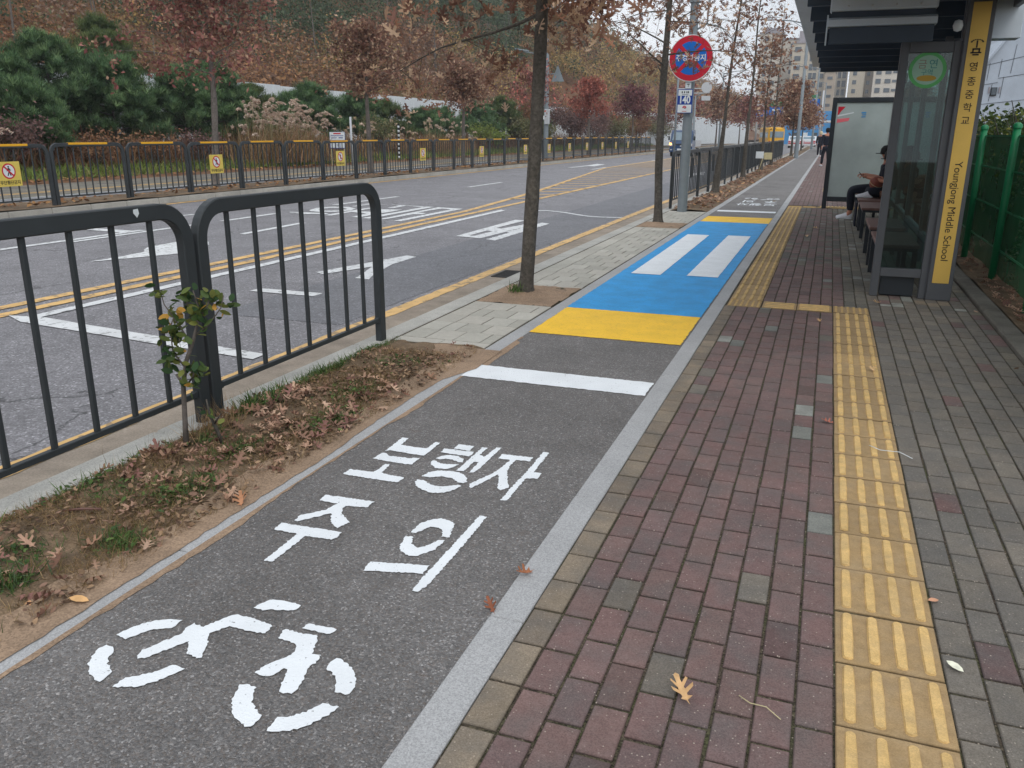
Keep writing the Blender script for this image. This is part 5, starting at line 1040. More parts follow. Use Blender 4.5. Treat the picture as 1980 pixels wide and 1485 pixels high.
# leaning little double board
bd = empty('double_board', (-2.62, 36.8, 0), 0, 'small cream double board on a leaning stake in the leafy strip', 'board')
MB().tube([(-.12, 0, -.1), (.08, 0, .75)], .014, 6).build('stake', 'rail', bd)
for s in (-1, 1):
    mb = MB().box((.075+s*.165, -.02, .68-s*.02), (.31, .012, .27), bevel=.003); mb.build('board_leaf', 'signwhite' if s < 0 else 'rail', bd)
# poles, lamps and signs across the road
cp = empty('camera_pole', (-16.9, 52, 0), 0, 'tall grey pole across the road with a triangular sign seen from behind', 'pole')
MB().lathe([(.16, -.3), (.15, 2), (.12, 6), (.1, 12.2), (0, 12.2)], 14).build('post', 'pole', cp)
m = MB().box((.1, -.15, 2.5), (.3, .2, .9), bevel=.02); m.build('switch_box', 'chrome', cp); MB().box((-.02, -.22, 2.45), (.22, .05, .22)).build('meter', 'signwhite', cp)
m = MB().tube([(0, 0, 5.0), (.75, -.1, 5.0)], .04, 6); m.box((.7, -.16, 5.0), (.08, .05, .8)); m.build('sign_arm', 'pole', cp)
MB().prism([(.35, 4.55), (1.15, 4.55), (.75, 5.5)], .03, (.0, -.16, 0), 'y').build('triangular_sign', 'pole', cp)
m = MB().tube([(0, 0, 6.1), (-1.4, 0, 6.3), (-1.6, 0, 6.4)], .035, 6); m.tube([(0, 0, 5.8), (-.9, 0, 6.2)], .02, 5); m.tube([(-1.2, 0, 6.35), (-2.1, 0, 6.5)], .06, 6); m.build('lamp_arm', 'pole', cp)
m = MB().tube([(0, 0, 3.9), (-.8, 0, 3.9)], .02, 5).build('bracket', 'pole', cp)
nb_ = empty('notice_board', (-21.3, 34.6, .62), .25, 'white and navy notice board standing in the verge above the far fence', 'notice board')
MB().box((0, 0, .95), (1.3, .05, 1.3)).build('backboard', 'navy', nb_); m = MB()
m.box((0, -.03, 1.28), (1.26, .01, .62)); 
for x in (-.41, 0, .41): m.box((x, -.03, .63), (.36, .01, .56))
m.build('sheet', 'signwhite', nb_); m = MB().box((-.0, -.037, 1.47), (.62, .004, .1)); m.build('red_heading', 'signred', nb_)
m = MB(); m.box((0, -.037, 1.3), (1.05, .004, .05)); m.box((-.28, -.037, 1.17), (.5, .004, .03)); m.box((-.3, -.037, 1.09), (.44, .004, .02)); m.box((.3, -.037, 1.14), (.36, .004, .07)); m.box((0, -.037, .6), (.2, .004, .03)); m.box((.03, -.037, .5), (.22, .004, .04)); m.build('small_print', 'navy', nb_)
for s in (-.55, .55): MB().box((s, .04, -.1), (.06, .06, 2.0)).build('leg', 'rail', nb_)
nb_.scale = (.56, .56, .56)
o = MB().tube([(0, 0, -.2), (0, 0, 2.4)], .05, 8).build('marker_post', 'chrome'); o.location = (-21.4, 36.0, -.2); tag(o, 'plain pale grey post just right of the notice board', 'post')
st = empty('striped_pole', (-21.5, 41.0, .1), 0, 'thin pole with black and white slanted stripes behind the far fence', 'pole')
for k in range(16):
    MB().tube([(0, 0, .1+k*.11), (0, 0, .1+k*.11+.112)], .055, 8, cap=True).build('stripe_band', 'ink' if k % 2 else 'signwhite', st)
def lamp(x, y, h, arm, label, both=False):
    t = empty('street_lamp', (x, y, 0), 0, label, 'street lamp', 'street lamps')
    MB().lathe([(.14, -.1), (.12, 1), (.07, h), (0, h)], 10).build('post', 'pole', t)
    m = MB().tube([(0, 0, h-.1), (arm*.5, 0, h+.15), (arm, 0, h+.25)], [.05, .04, .035], 6); m.tube([(0, 0, h-.5), (arm*.45, 0, h+.1)], .02, 5); m.build('arm', 'pole', t)
    MB().box((arm*1.1, 0, h+.26), (abs(arm)*.35, .25, .1), bevel=.04).build('lamp_head', 'chrome', t); return t
lamp(-2.1, 60, 8.3, -2.2, 'tall street lamp rising behind the shelter roof with arm over the road')
lamp(-2.0, 100, 8.3, -2.2, 'second street lamp farther down behind the shelter')
lamp(-12.9, 108, 8.5, 2.2, 'distant street lamp left of the far blue road signs')
lamp(-12.5, 84, 5.0, 1.0, 'short lamp post across the road behind the truck')
lamp(-1.6, 140, 9, -2.5, 'farthest street lamp in front of the apartment towers')
gt = empty('road_gantry', (-9.6, 120, 0), 0, 'pole with blue and green direction signs over the far road', 'direction sign')
MB().tube([(0, 0, 0), (0, 0, 6.4)], .12, 8).build('post', 'chrome', gt); MB().box((1.6, 0, 5.2), (4.2, .1, .1)).build('crossbar', 'chrome', gt)
MB().box((2.3, -.08, 4.5), (1.7, .05, 1.0)).build('sign_plate', 'signblue', gt); MB().box((.5, -.08, 4.2), (1.5, .05, .8)).build('sign_plate', 'signblue', gt); MB().box((2.3, -.08, 5.4), (1.9, .05, .5)).build('top_plate', 'green', gt)
MB().box((2.3, -.12, 4.6), (.9, .02, .2)).box((2.5, -.12, 4.3), (.5, .02, .15)).box((.5, -.12, 4.2), (.8, .02, .15)).build('marks', 'signwhite', gt)
g2 = empty('direction_sign', (-1.5, 112, 0), 0, 'blue sign with green top beside the distant lamp posts', 'direction sign')
MB().tube([(0, 0, 0), (0, 0, 6.6)], .1, 8).build('post', 'chrome', g2); MB().box((-.9, -.08, 5.2), (1.2, .05, .9)).build('sign_plate', 'signblue', g2); MB().box((-1.0, -.08, 5.9), (.9, .05, .4)).build('top_plate', 'green', g2)
rsn = empty('round_sign_mast', (-9.2, 62, 0), 0, 'pale round sign panel on a bracket right of the sign pole', 'road sign')
MB().tube([(-1.3, 0, 0), (-1.3, 0, 5.4)], .07, 8).build('post', 'pole', rsn)
m = MB().box((-.2, 0, 4.55), (2.2, .06, .06)); m.box((-.2, 0, 4.25), (2.2, .06, .06)); m.build('bracket', 'chrome', rsn); MB().prism(disc_poly(.36, 24), .04, (.7, -.1, 4.6), 'y').build('disc', 'chrome', rsn); MB().box((.7, -.1, 3.9), (.6, .04, .3)).build('sub_plate', 'chrome', rsn)

# ------------------------------------------------------------------ bus shelter
sh = empty('bus_shelter', (1.0, 13, 0), 0, 'dark steel bus shelter with glass walls and louvred ceiling over the pavement', 'bus shelter')
def sb(name, c, d, mat, bevel=.004): return MB().box((c[0]-1.0, c[1]-13, c[2]), d, bevel=bevel).build(name, mat, sh)
YN, YF = 8.8, 18.0
# end wall frame
def wall_frame(y, x0=.50, x1=1.0):
    m = MB()
    for x in (x0+.035, x1-.035): m.box((x-1, y-13, 1.15), (.07, .09, 2.3), bevel=.004)
    m.box(((x0+x1)/2-1, y-13, 2.255), (x1-x0-.142, .09, .09), bevel=.004); m.box(((x0+x1)/2-1, y-13, .235), (x1-x0-.142, .09, .08), bevel=.004)
    return m.build('end_frame', 'steel', sh)
wf = wall_frame(YN)
gl = MB().box((.75-1, YN-13, 1.243), (.355, .008, 1.93)).build('end_glass', 'glass', sh)
sb('end_panel', (.735, YN+.06, .105), (.30, .12, .19), 'black')
# rear wall posts and glass
for y in (9.35, 11.5, 13.7, 15.9, 17.9): sb('rear_post', (1.16, y, 1.3), (.08, .08, 2.6), 'steel')
for a, b in ((9.35, 11.5), (11.5, 13.7), (13.7, 15.9), (15.9, 17.9)): sb('rear_glass', (1.16, (a+b)/2, 1.35), (.008, b-a-.085, 1.9), 'glass', 0)
m = MB(); m.box((.16, -.0+.6-.0, .34), (.07, 8.5, .07)); m.box((.16, .6, 2.34), (.07, 8.5, .07)); m.build('rear_rail', 'steel', sh)
# roof
sb('roof_slab', (.44, 11.3, 2.83), (1.84, 13.4, .12), 'soffit', .02)
n_ = 0
for k in range(9): sb('soffit_panel', (-.265, 5.2+k*1.5, 2.755), (.43, 1.492, .02), 'soffit', .003)
sb('inner_soffit', (.655, 11.3, 2.755), (1.40, 13.3, .02), 'fin', 0)
for k in range(14):
    y = 5.26+k*1.08
    if y < 18: sb('ceiling_fin', (.50, y+.03, 2.672), (1.66, .06, .144), 'fin')
sb('roof_beam', (1.38, 11.3, 2.66), (.05, 13.3, .18), 'steel')
sb('roof_end_box', (1.33, 8.98, 2.53), (.24, .22, .42), 'greybox')
sb('strut', (1.02, 8.95, 2.52), (.05, .05, .4), 'steel')
# totem column
tp = empty('stop_totem', (1.1, 8.78, 0), 0, 'dark column with tall yellow strip naming the school stop at the shelter corner', 'totem')
m = MB().box((0, 0, 1.4), (.215, .13, 2.8), bevel=.006); m.build('column', 'steel', tp)
MB().box((.0, -.067, 1.385), (.142, .006, 2.44), bevel=.001).build('yellow_strip', 'totem', tp)
for s, z in zip('영종중학교', (2.075, 1.955, 1.845, 1.735, 1.625)): text_mesh('glyph', s, .082, 'ink', tp, (0, -.0715, z), extr=.001)
text_mesh('lettering', 'Youngjong Middle School', .088, 'ink', tp, (-.0, -.0715, .825), (PI/2, PI/2, 0), extr=.001)
m = MB(); z = 2.27
m.box((0, -.0715, z-.045), (.062, .002, .014)); m.box((0, -.0715, z-.005), (.012, .002, .06)); m.box((0, -.0715, z-.075), (.086, .002, .012)); m.box((-.024, -.0715, z-.06), (.012, .002, .03)); m.box((.024, -.0715, z-.06), (.012, .002, .03)); m.box((0, -.0715, z-.092), (.05, .002, .012))
for k in range(9):
    a = PI*k/8; m.box((.045*math.cos(a), -.0715, z+.012+.02*math.sin(a)), (.014, .002, .007))
m.build('bus_symbol', 'ink', tp)
o = MB().lathe([(0, .05), (.03, .04), (.042, 0), (.03, -.04), (0, -.05)], 12).build('security_camera', 'signwhite'); o.location = (.93, 8.72, 2.42); tag(o, 'small white dome camera hanging left of the yellow strip top', 'camera')
# round sticker on the glass
sk = empty('round_sticker', (.742, YN-.008, 2.065), 0, 'round green-rimmed sticker on the end glass of the shelter', 'sticker')
GS = material('sticker_green', L(92, 176, 104), .5, .05, 8); PS = material('sticker_pale', L(150, 188, 168), .5, .04, 8); TS = material('sticker_teal', L(60, 130, 130), .5, 0); RS = material('sticker_dull_red', L(140, 120, 112), .5, 0); OS = material('sticker_ochre', L(182, 150, 60), .5, 0)
MB().prism(disc_poly(.155), .002, (0, 0, 0), 'y').build('green_rim', GS, sk); MB().prism([(x*1.0, z*1.0) for x, z in disc_poly(.125)], .001, (0, -.001, 0), 'y').build('pale_field', PS, sk)
MB().prism([(.082*math.cos(2*PI*k/20), .026*math.sin(2*PI*k/20)) for k in range(20)], .001, (0, -.002, -.07), 'y').build('ochre_oval', OS, sk)
text_mesh('lettering', '금', .085, RS, sk, (-.045, -.0025, .045), extr=.0003); text_mesh('lettering', '연', .085, TS, sk, (.045, -.0025, .045), extr=.0003); text_mesh('lettering', '구역', .055, TS, sk, (.0, -.0025, -.022), extr=.0003)
# display box under the roof
db = empty('display_box', (.295, 8.30, 2.5), 0, 'grey metal bus information display hanging under the shelter roof', 'display')
MB().box((0, .09, .135), (.85, .18, .22), bevel=.01).build('upper_casing', 'greybox', db)
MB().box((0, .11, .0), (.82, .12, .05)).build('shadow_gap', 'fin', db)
MB().prism([(-.02, -.1), (.16, -.1), (.16, -.025), (.04, -.025), (-.01, -.045)], .86, (-.43, .0, 0), 'x').build('lower_casing', 'greybox', db)
MB().box((0, .05, -.17), (.83, .03, .135), bevel=.004).build('lower_plate', 'fin', db)
MB().box((-.438, .08, -.12), (.012, .1, .24)).build('side_bracket', 'greybox', db)
for k in range(4): o = MB().lathe([(0, 0), (.009, .0), (.009, .006), (0, .008)], 8).build('screw', 'chrome', db); o.location = (-.28+k*.19, -.001, .06); o.rotation_euler = (PI/2, 0, 0)
for k in (-1, 1): MB().box((k*.3, .1, .28), (.03, .03, .1)).build('hanger', 'steel', db)
# poster panel
ad = empty('poster_panel', (.56, 19.35, 0), 0, 'tall black framed poster light box with blank grey-green face', 'poster panel')
m = MB()
for s in (-1, 1): m.box((s*.575, 0, 1.12), (.09, .16, 2.24), bevel=.01)
m.box((0, 0, 2.19), (1.058, .16, .10), bevel=.01); m.box((0, 0, .2), (1.058, .16, .10), bevel=.01)
m.build('frame', 'black', ad); MB().box((0, -.04, 1.195), (1.06, .02, 1.89)).build('face', 'screen', ad)
MB().prism([(-.50, 1.86), (-.44, 1.97), (-.36, 2.06), (-.50, 2.06)], .003, (0, -.0535, 0), 'y').build('red_reflection', 'signred', ad)  # reflection in the face, laid on as flat red, pink and white pieces
m = MB().prism([(-.50, 1.74), (-.28, 1.78), (-.26, 1.84), (-.50, 1.82)], .003, (0, -.0535, 0), 'y'); m.build('pink_reflection', 'pink', ad)
MB().prism([(-.50, 1.86), (-.2, 1.93), (-.19, 1.955), (-.50, 1.895)], .003, (0, -.054, 0), 'y').build('white_reflection', 'signwhite', ad)
MB().box((.0, -.0535, 1.94), (.09, .003, .03)).box((.01, -.0535, 1.9), (.07, .003, .02)).box((.0, -.0535, 1.86), (.08, .003, .02)).build('blue_mark', 'buslight', ad)
# benches
def bench(y0, y1, label):
    t = empty('bench', (.73, (y0+y1)/2, 0), 0, label, 'bench', 'benches in the shelter'); Lb = y1-y0
    MB().box((0, 0, .44), (.40, Lb, .035), bevel=.006).build('seat', 'wood', t); MB().box((0, 0, .405), (.37, Lb-.06, .035)).build('seat_frame', 'black', t)
    for sx in (-1, 1):
        for sy in (-1, 1): MB().box((sx*.165, sy*(Lb/2-.06), .194), (.05, .06, .388), bevel=.003).build('leg', 'black', t)
bench(9.15, 10.4, 'bench nearest the glass end wall'); bench(10.85, 12.1, 'second bench from the glass end wall'); bench(13.75, 15.0, 'third bench, empty, in front of the sitting people'); bench(15.4, 17.6, 'bench on which the two people sit')
m = MB().box((0, 0, .2), (.03, .6, .4), bevel=.01); o = m.build('dark_bag', 'darkcloth'); o.location = (.52, 15.9, .0); tag(o, 'dark bag leaning under the bench of the sitting people', 'bag')

# ------------------------------------------------------------------ people
def skin_body(name, V, E, Rr, mat, parent, root=0, sub=2):
    me = bpy.data.meshes.new(name); me.from_pydata([tuple(v) for v in V], E, []); o = link(name, me, mat, parent)
    md = o.modifiers.new('Skin', 'SKIN'); md.use_smooth_shade = True
    sv = me.skin_vertices[0].data if len(me.skin_vertices) else None
    if sv is None:
        bm = bmesh.new(); bm.from_mesh(me); bm.verts.layers.skin.verify(); bm.to_mesh(me); bm.free(); sv = me.skin_vertices[0].data
    for i, r in enumerate(Rr): sv[i].radius = r if isinstance(r, tuple) else (r, r); sv[i].use_root = (i == root)
    s = o.modifiers.new('Subdivision', 'SUBSURF'); s.levels = sub; s.render_levels = sub
    dg = bpy.context.evaluated_depsgraph_get(); dg.update(); nm = bpy.data.meshes.new_from_object(o.evaluated_get(dg)); o.modifiers.clear(); o.data = nm; o.name = name
    return o
def chain(V, E, R, pts, rad, start=None):
    i0 = start
    for p, r in zip(pts, rad):
        V.append(p); R.append(r)
        if i0 is not None: E.append((i0, len(V)-1))
        i0 = len(V)-1
    return i0
def hand(V, E, R, wrist, d, side, up, start, curl=.6, s=1.):
    """palm, four curled fingers of different length and a thumb leaving the palm's side"""
    d, side, up = Vector(d).normalized(), Vector(side).normalized(), Vector(up).normalized(); w_ = Vector(wrist)
    palm = chain(V, E, R, [tuple(w_+d*.045*s), tuple(w_+d*.085*s)], [(.026*s, .016*s), (.03*s, .014*s)], start)
    for k, (o, l_) in enumerate(((-.027, .9), (-.009, 1.), (.009, .95), (.027, .75))):
        b = w_+d*.09*s+side*o*s; q1 = b+(d*math.cos(curl*.5)-up*math.sin(curl*.5))*.032*l_*s; q2 = q1+(d*math.cos(curl*1.6)-up*math.sin(curl*1.6))*.024*l_*s; q3 = q2+(d*math.cos(curl*2.4)-up*math.sin(curl*2.4))*.016*l_*s
        chain(V, E, R, [tuple(b), tuple(q1), tuple(q2), tuple(q3)], [.009*s, .0085*s, .008*s, .007*s], palm)
    b = w_+d*.04*s-side*.03*s; chain(V, E, R, [tuple(b-side*.015*s), tuple(b-side*.028*s+d*.03*s), tuple(b-side*.02*s+d*.052*s-up*.01)], [.011*s, .009*s, .008*s], palm-1)
def face_bits(parent, c, f, r=.095, mat='hair'):
    f = Vector(f).normalized(); c = Vector(c); s = Vector((0, 0, 1)).cross(f)
    m = MB()
    for k in (-1, 1): p = c+f*r*.93+s*k*.032+Vector((0, 0, .01)); m.box(tuple(p), (.012, .012, .008))
    m.build('eyes', 'ink', parent); p = c+f*r*.9-Vector((0, 0, .045)); MB().box(tuple(p), (.02, .03, .008)).build('mouth', 'pink', parent)
def walker(x, y, label, hat, jacket, trousers, pack=True, h=1.68, rz=0., stride=.22):
    k = h/1.7; t = empty('person', (x, y, 0), rz, label, 'person', None)
    V, E, R = [], [], []
    pel = chain(V, E, R, [(0, 0, .93*k), (0, .0, 1.08*k), (0, 0, 1.25*k), (0, 0, 1.40*k), (0, 0, 1.47*k), (0, .01, 1.53*k), (0, .015, 1.62*k), (0, .015, 1.67*k)], [(.145, .11), (.125, .10), (.15, .11), (.15, .10), .06, .055, (.08, .095), (.07, .08)])
    for s, st_ in ((-1, stride), (1, -stride)):
        a = chain(V, E, R, [(s*.09, st_*.1, .84*k), (s*.095, st_*.5+.02, .50*k), (s*.095, st_*1.0-.03, .10*k), (s*.1, st_+.08, .04)], [.085, .058, .042, (.035, .03)], 0)
        chain(V, E, R, [(s*.19, 0, 1.39*k), (s*.23, -st_*.2, 1.12*k), (s*.24, -st_*.6+.04, .90*k)], [.055, .045, .034], 3)
        hand(V, E, R, (s*.24, -st_*.6+.04, .89*k), (0, .1, -1), (0, 1, 0), (-s, 0, 0), len(V)-1, .5)
    skin_body('body', V, E, R, 'skin', t)
    V, E, R = [], [], []; chain(V, E, R, [(0, 0, .97*k), (0, 0, .86*k)], [(.16, .125), (.14, .115)])
    for s, st_ in ((-1, stride), (1, -stride)): chain(V, E, R, [(s*.092, st_*.1, .78*k), (s*.097, st_*.5+.02, .48*k), (s*.097, st_-.03, .10*k)], [.098, .078, .066], 1)
    skin_body('trousers', V, E, R, trousers, t)
    V, E, R = [], [], []; chain(V, E, R, [(0, 0, .88*k), (0, 0, 1.08*k), (0, 0, 1.25*k), (0, 0, 1.38*k), (0, 0, 1.46*k)], [(.18, .14), (.165, .135), (.185, .14), (.17, .125), (.08, .075)])
    for s, st_ in ((-1, stride), (1, -stride)): chain(V, E, R, [(s*.2, 0, 1.38*k), (s*.245, -st_*.2, 1.12*k), (s*.25, -st_*.6+.04, .92*k)], [.075, .065, .055], 3)
    skin_body('jacket', V, E, R, jacket, t)
    for s, st_ in ((-1, stride), (1, -stride)): MB().box((s*.1, st_+.03, .045), (.09, .26, .085), bevel=.03).build('shoe', 'whitecloth', t)
    if hat: MB().lathe([(0, .155), (.07, .14), (.105, .09), (.115, .02), (.11, -.05), (.09, -.08)], 14, (0, .015, 1.63*k)).build('hat', hat, t)
    else: MB().lathe([(0, .125), (.06, .115), (.098, .07), (.104, 0), (.095, -.07), (.07, -.1)], 14, (0, .0, 1.63*k)).build('hair', 'hair', t)
    if pack:
        MB().box((0, -.2, 1.2*k), (.30, .15, .44), bevel=.05).build('backpack', 'darkcloth', t); MB().box((.14, -.285, 1.09*k), (.07, .02, .1), bevel=.008).build('badge', 'pink', t)
    return t
walker(-.76, 66, 'person in dark clothes with cream hat and backpack walking away down the pavement', 'palehat', 'darkcloth', 'darkcloth')
walker(-.22, 45.5, 'person in black seen just beyond the poster panel edge', None, 'darkcloth', 'darkcloth', pack=False, h=1.8, rz=.3)

def shoe(parent, loc, rz, name='sneaker'):
    m = MB(); prof = [(-.13, .035, .03, .09), (-.09, .04, .0, .105), (-.03, .042, .0, .10), (.04, .046, .0, .07), (.10, .045, .0, .052), (.135, .03, .008, .04), (.15, .01, .018, .028)]
    for y, hw, zb, zt in prof:
        for (a, z) in ((-hw*.9, zb), (-hw, (zb+zt)*.4), (-hw*.6, zt), (hw*.6, zt), (hw, (zb+zt)*.4), (hw*.9, zb)): m.v.append((a, y, z))
    for i in range(len(prof)-1):
        for k in range(6): k2 = (k+1) % 6; m.f.append((i*6+k, i*6+k2, i*6+6+k2, i*6+6+k)); m.m.append(0); m.s.append(True)
    m.f.append(tuple(range(6))[::-1]); m.f.append(tuple(range(36, 42))); m.m += [0, 0]; m.s += [False, False]
    o = m.build(name, 'whitecloth', parent); o.location = loc; o.rotation_euler = (0, 0, rz)
    s = MB().box((0, .005, .008), (.094, .27, .018), bevel=.008).build('sole', 'signwhite', o); return o
def sitter():
    """sits facing -X, feet on the paving, both hands on a phone"""
    t = empty('person', (.95, 17.1, 0), 0, 'person in dark trousers sitting with white sneakers on the paving, head under dark cap', 'person')
    V, E, R = [], [], []
    chain(V, E, R, [(0, 0, .56), (.04, 0, .72), (.06, 0, .86), (.06, 0, .98), (.05, 0, 1.06), (.03, 0, 1.11), (.01, 0, 1.17), (.01, 0, 1.23)], [(.15, .12), (.13, .10), (.15, .105), (.14, .09), .06, .055, (.08, .09), (.07, .08)])
    for s in (-1, 1):
        chain(V, E, R, [(-.08, s*.09, .54), (-.50, s*.13, .52), (-.49, s*.10, .12), (-.55, s*.10, .05)], [.085, .062, .045, (.04, .03)], 0)
        chain(V, E, R, [(.05, s*.18, .97), (-.0, s*.23, .74), (-.30, s*.08, .80)], [.055, .045, .034], 3); hand(V, E, R, (-.31, s*.075, .80), (-1, -s*.35, .1), (0, 1, 0), (0, 0, 1), len(V)-1, .8)
    skin_body('body', V, E, R, 'skin', t)
    V, E, R = [], [], []; chain(V, E, R, [(.02, 0, .62), (-.01, 0, .545)], [(.16, .13), (.15, .12)])
    for s in (-1, 1): chain(V, E, R, [(-.14, s*.095, .55), (-.50, s*.13, .535), (-.51, s*.125, .45), (-.49, s*.10, .14)], [.098, .086, .08, .065], 1)
    skin_body('trousers', V, E, R, 'darkcloth', t)
    V, E, R = [], [], []; chain(V, E, R, [(.0, 0, .58), (.04, 0, .72), (.06, 0, .86), (.06, 0, .98), (.05, 0, 1.04)], [(.165, .135), (.155, .13), (.17, .13), (.155, .11), .08])
    for s in (-1, 1): chain(V, E, R, [(.05, s*.19, .96), (.0, s*.235, .78)], [.075, .066], 3)
    skin_body('jacket', V, E, R, 'darkcloth', t)
    for s in (-1, 1): shoe(t, (-.58, s*.10, 0), PI/2)
    MB().lathe([(0, .13), (.06, .12), (.1, .07), (.108, .0), (.1, -.03)], 14, (.01, 0, 1.20)).build('cap', 'hair', t); MB().box((-.11, 0, 1.185), (.12, .15, .012), bevel=.004).build('cap_peak', 'hair', t); face_bits(t, (.01, 0, 1.16), (-1, 0, 0))
def crosser():
    """cross-legged on the bench, one sneaker on the seat, ball in the lap, phone in both hands"""
    t = empty('person', (1.0, 16.1, 0), 0, 'person sitting cross-legged on the bench with one white sneaker up, holding a phone', 'person')
    V, E, R = [], [], []
    chain(V, E, R, [(0, 0, .56), (.03, 0, .72), (.05, 0, .84), (.05, 0, .96), (.03, 0, 1.03), (.01, 0, 1.07), (-.02, 0, 1.12), (-.02, 0, 1.18)], [(.15, .12), (.13, .10), (.15, .105), (.14, .09), .06, .055, (.08, .09), (.07, .08)])
    chain(V, E, R, [(-.06, .1, .54), (-.30, .30, .56), (-.28, -.0, .50), (-.34, -.08, .49)], [.085, .062, .042, (.035, .03)], 0)
    chain(V, E, R, [(-.06, -.1, .54), (-.30, -.28, .58), (-.12, -.05, .50), (-.08, .02, .49)], [.085, .062, .045, .035], 0)
    for s in (-1, 1):
        chain(V, E, R, [(.0, s*.18, .95), (-.05, s*.24, .74), (-.34, s*.06, .80)], [.055, .043, .031], 3); hand(V, E, R, (-.35, s*.055, .80), (-1, -s*.3, .25), (0, 1, .0), (.2, 0, 1), len(V)-1, .8)
    skin_body('body', V, E, R, 'skin', t)
    V, E, R = [], [], []; chain(V, E, R, [(.02, 0, .62), (-.01, 0, .545)], [(.165, .13), (.155, .12)])
    chain(V, E, R, [(-.12, .13, .555), (-.30, .30, .565), (-.29, .15, .53), (-.28, .03, .505)], [.095, .078, .07, .055], 1); chain(V, E, R, [(-.12, -.13, .555), (-.30, -.28, .585), (-.2, -.16, .54), (-.14, -.07, .505)], [.095, .078, .07, .055], 1)
    skin_body('trousers', V, E, R, 'darkcloth', t)
    V, E, R = [], [], []; chain(V, E, R, [(.0, 0, .58), (.03, 0, .72), (.05, 0, .84), (.03, 0, .96), (-.0, 0, 1.01)], [(.165, .135), (.155, .13), (.17, .13), (.155, .11), .08])
    for s in (-1, 1): chain(V, E, R, [(.0, s*.19, .94), (-.04, s*.24, .80)], [.078, .07], 3)
    skin_body('shirt', V, E, R, 'greycloth', t); MB().box((-.08, 0, .89), (.10, .2, .2), bevel=.04).build('vest', 'darkcloth', t)
    shoe(t, (-.36, -.07, .462), PI/2)
    MB().lathe([(0, .13), (.06, .12), (.102, .07), (.112, .0), (.105, -.05)], 14, (-.015, 0, 1.15)).build('cap', 'hair', t); MB().box((-.13, 0, 1.115), (.08, .16, .012), bevel=.004).build('cap_peak', 'hair', t); face_bits(t, (-.02, 0, 1.10), (-1, 0, -.3))
    p = MB().box((0, 0, 0), (.012, .075, .14), bevel=.005).build('phone', 'ink'); p.location = (.55, 16.1, .835); p.rotation_euler = (0, -.7, 0); tag(p, 'black phone held in both hands by the cross-legged person', 'phone')
    b = MB().lathe([(.115*math.cos(a), .115*math.sin(a)) for a in np.linspace(-PI/2, PI/2, 14)], 24).build('basketball', 'ball'); b.location = (1.0-.20, 16.0, .71); tag(b, 'brown ball with pale line resting in the lap of the cross-legged person', 'ball')
    l_ = MB().lathe([(.1155, -.004), (.117, 0), (.1155, .004)], 24).build('ball_line', 'rail', b); l_.rotation_euler = (.5, .4, 0)
sitter(); crosser()

# ------------------------------------------------------------------ right side: green fence, hedge, white building
for i, y in enumerate((6.2, 8.2, 9.98, 12.0, 14.0, 16.0, 18.0)):
    o = MB().tube([(0, 0, -.05), (0, 0, 1.6)], .038, 12); o.lathe([(.045, 1.575), (.045, 1.61), (.02, 1.63), (0, 1.632)], 12); q = o.build('green_fence_post', 'green'); q.location = (1.74, y, 0)
    tag(q, ['green round fence post out at the right edge of the photo', 'green round fence post cut by the right edge of the photo', 'green round fence post second from the right, nearest one fully seen', 'green round fence post just right of the yellow strip', 'green round fence post seen through the shelter glass, near', 'green round fence post seen through the shelter glass, middle', 'green round fence post seen through the shelter glass, far'][i], 'fence post', 'green fence posts')
nm_ = bpy.data.materials.new('green_netting'); nm_.use_nodes = True; t_ = nm_.node_tree; pr_ = t_.nodes['Principled BSDF']; pr_.inputs['Base Color'].default_value = L(20, 108, 64); pr_.inputs['Roughness'].default_value = .7
geo = N(t_, 'ShaderNodeNewGeometry'); sx_ = N(t_, 'ShaderNodeSeparateXYZ'); t_.links.new(geo.outputs['Position'], sx_.inputs[0])
nn = N(t_, 'ShaderNodeTexNoise'); nn.inputs['Scale'].default_value = 2.2; t_.links.new(geo.outputs['Position'], nn.inputs[0]); mr_ = N(t_, 'ShaderNodeMapRange'); mr_.inputs[1].default_value = .35; mr_.inputs[2].default_value = .65; mr_.inputs[3].default_value = .6; mr_.inputs[4].default_value = .86; t_.links.new(nn.outputs[0], mr_.inputs[0])
trn = N(t_, 'ShaderNodeBsdfTransparent'); ms_ = N(t_, 'ShaderNodeMixShader'); t_.links.new(mr_.outputs[0], ms_.inputs[0]); t_.links.new(trn.outputs[0], ms_.inputs[1]); t_.links.new(pr_.outputs[0], ms_.inputs[2]); t_.links.new(ms_.outputs[0], t_.nodes['Material Output'].inputs[0])
net = sheet('green_netting', 0, 1, 0, 1, 0, nm_, 1, 1); net.data.clear_geometry()
mb = MB(); ny = 90; 
for i in range(ny+1):
    y = 4+i*.2; o_ = .012*math.sin(i*1.3)
    for z in (.1, .6, 1.1, 1.5): mb.v.append((1.775+o_*(1 if z < 1.4 else .4), y, z))
for i in range(ny):
    for k in range(3): a = i*4+k; mb.f.append((a, a+1, a+5, a+4)); mb.m.append(0); mb.s.append(True)
bpy.data.objects.remove(net); net = mb.build('green_netting', nm_, recalc=False); tag(net, 'dark green windbreak netting stretched along the fence in front of the hedge', 'netting')
m = MB()
for z in (.35, .75, 1.15, 1.5): m.box((1.77, 13, z), (.012, 18, .018))
tag(m.build('fence_wire', 'green'), 'green horizontal fence wires carrying the netting', 'fence wire')
HG = [(72, 88, 44), (58, 76, 40), (88, 100, 48), (50, 66, 40), (130, 130, 56), (64, 84, 46)]
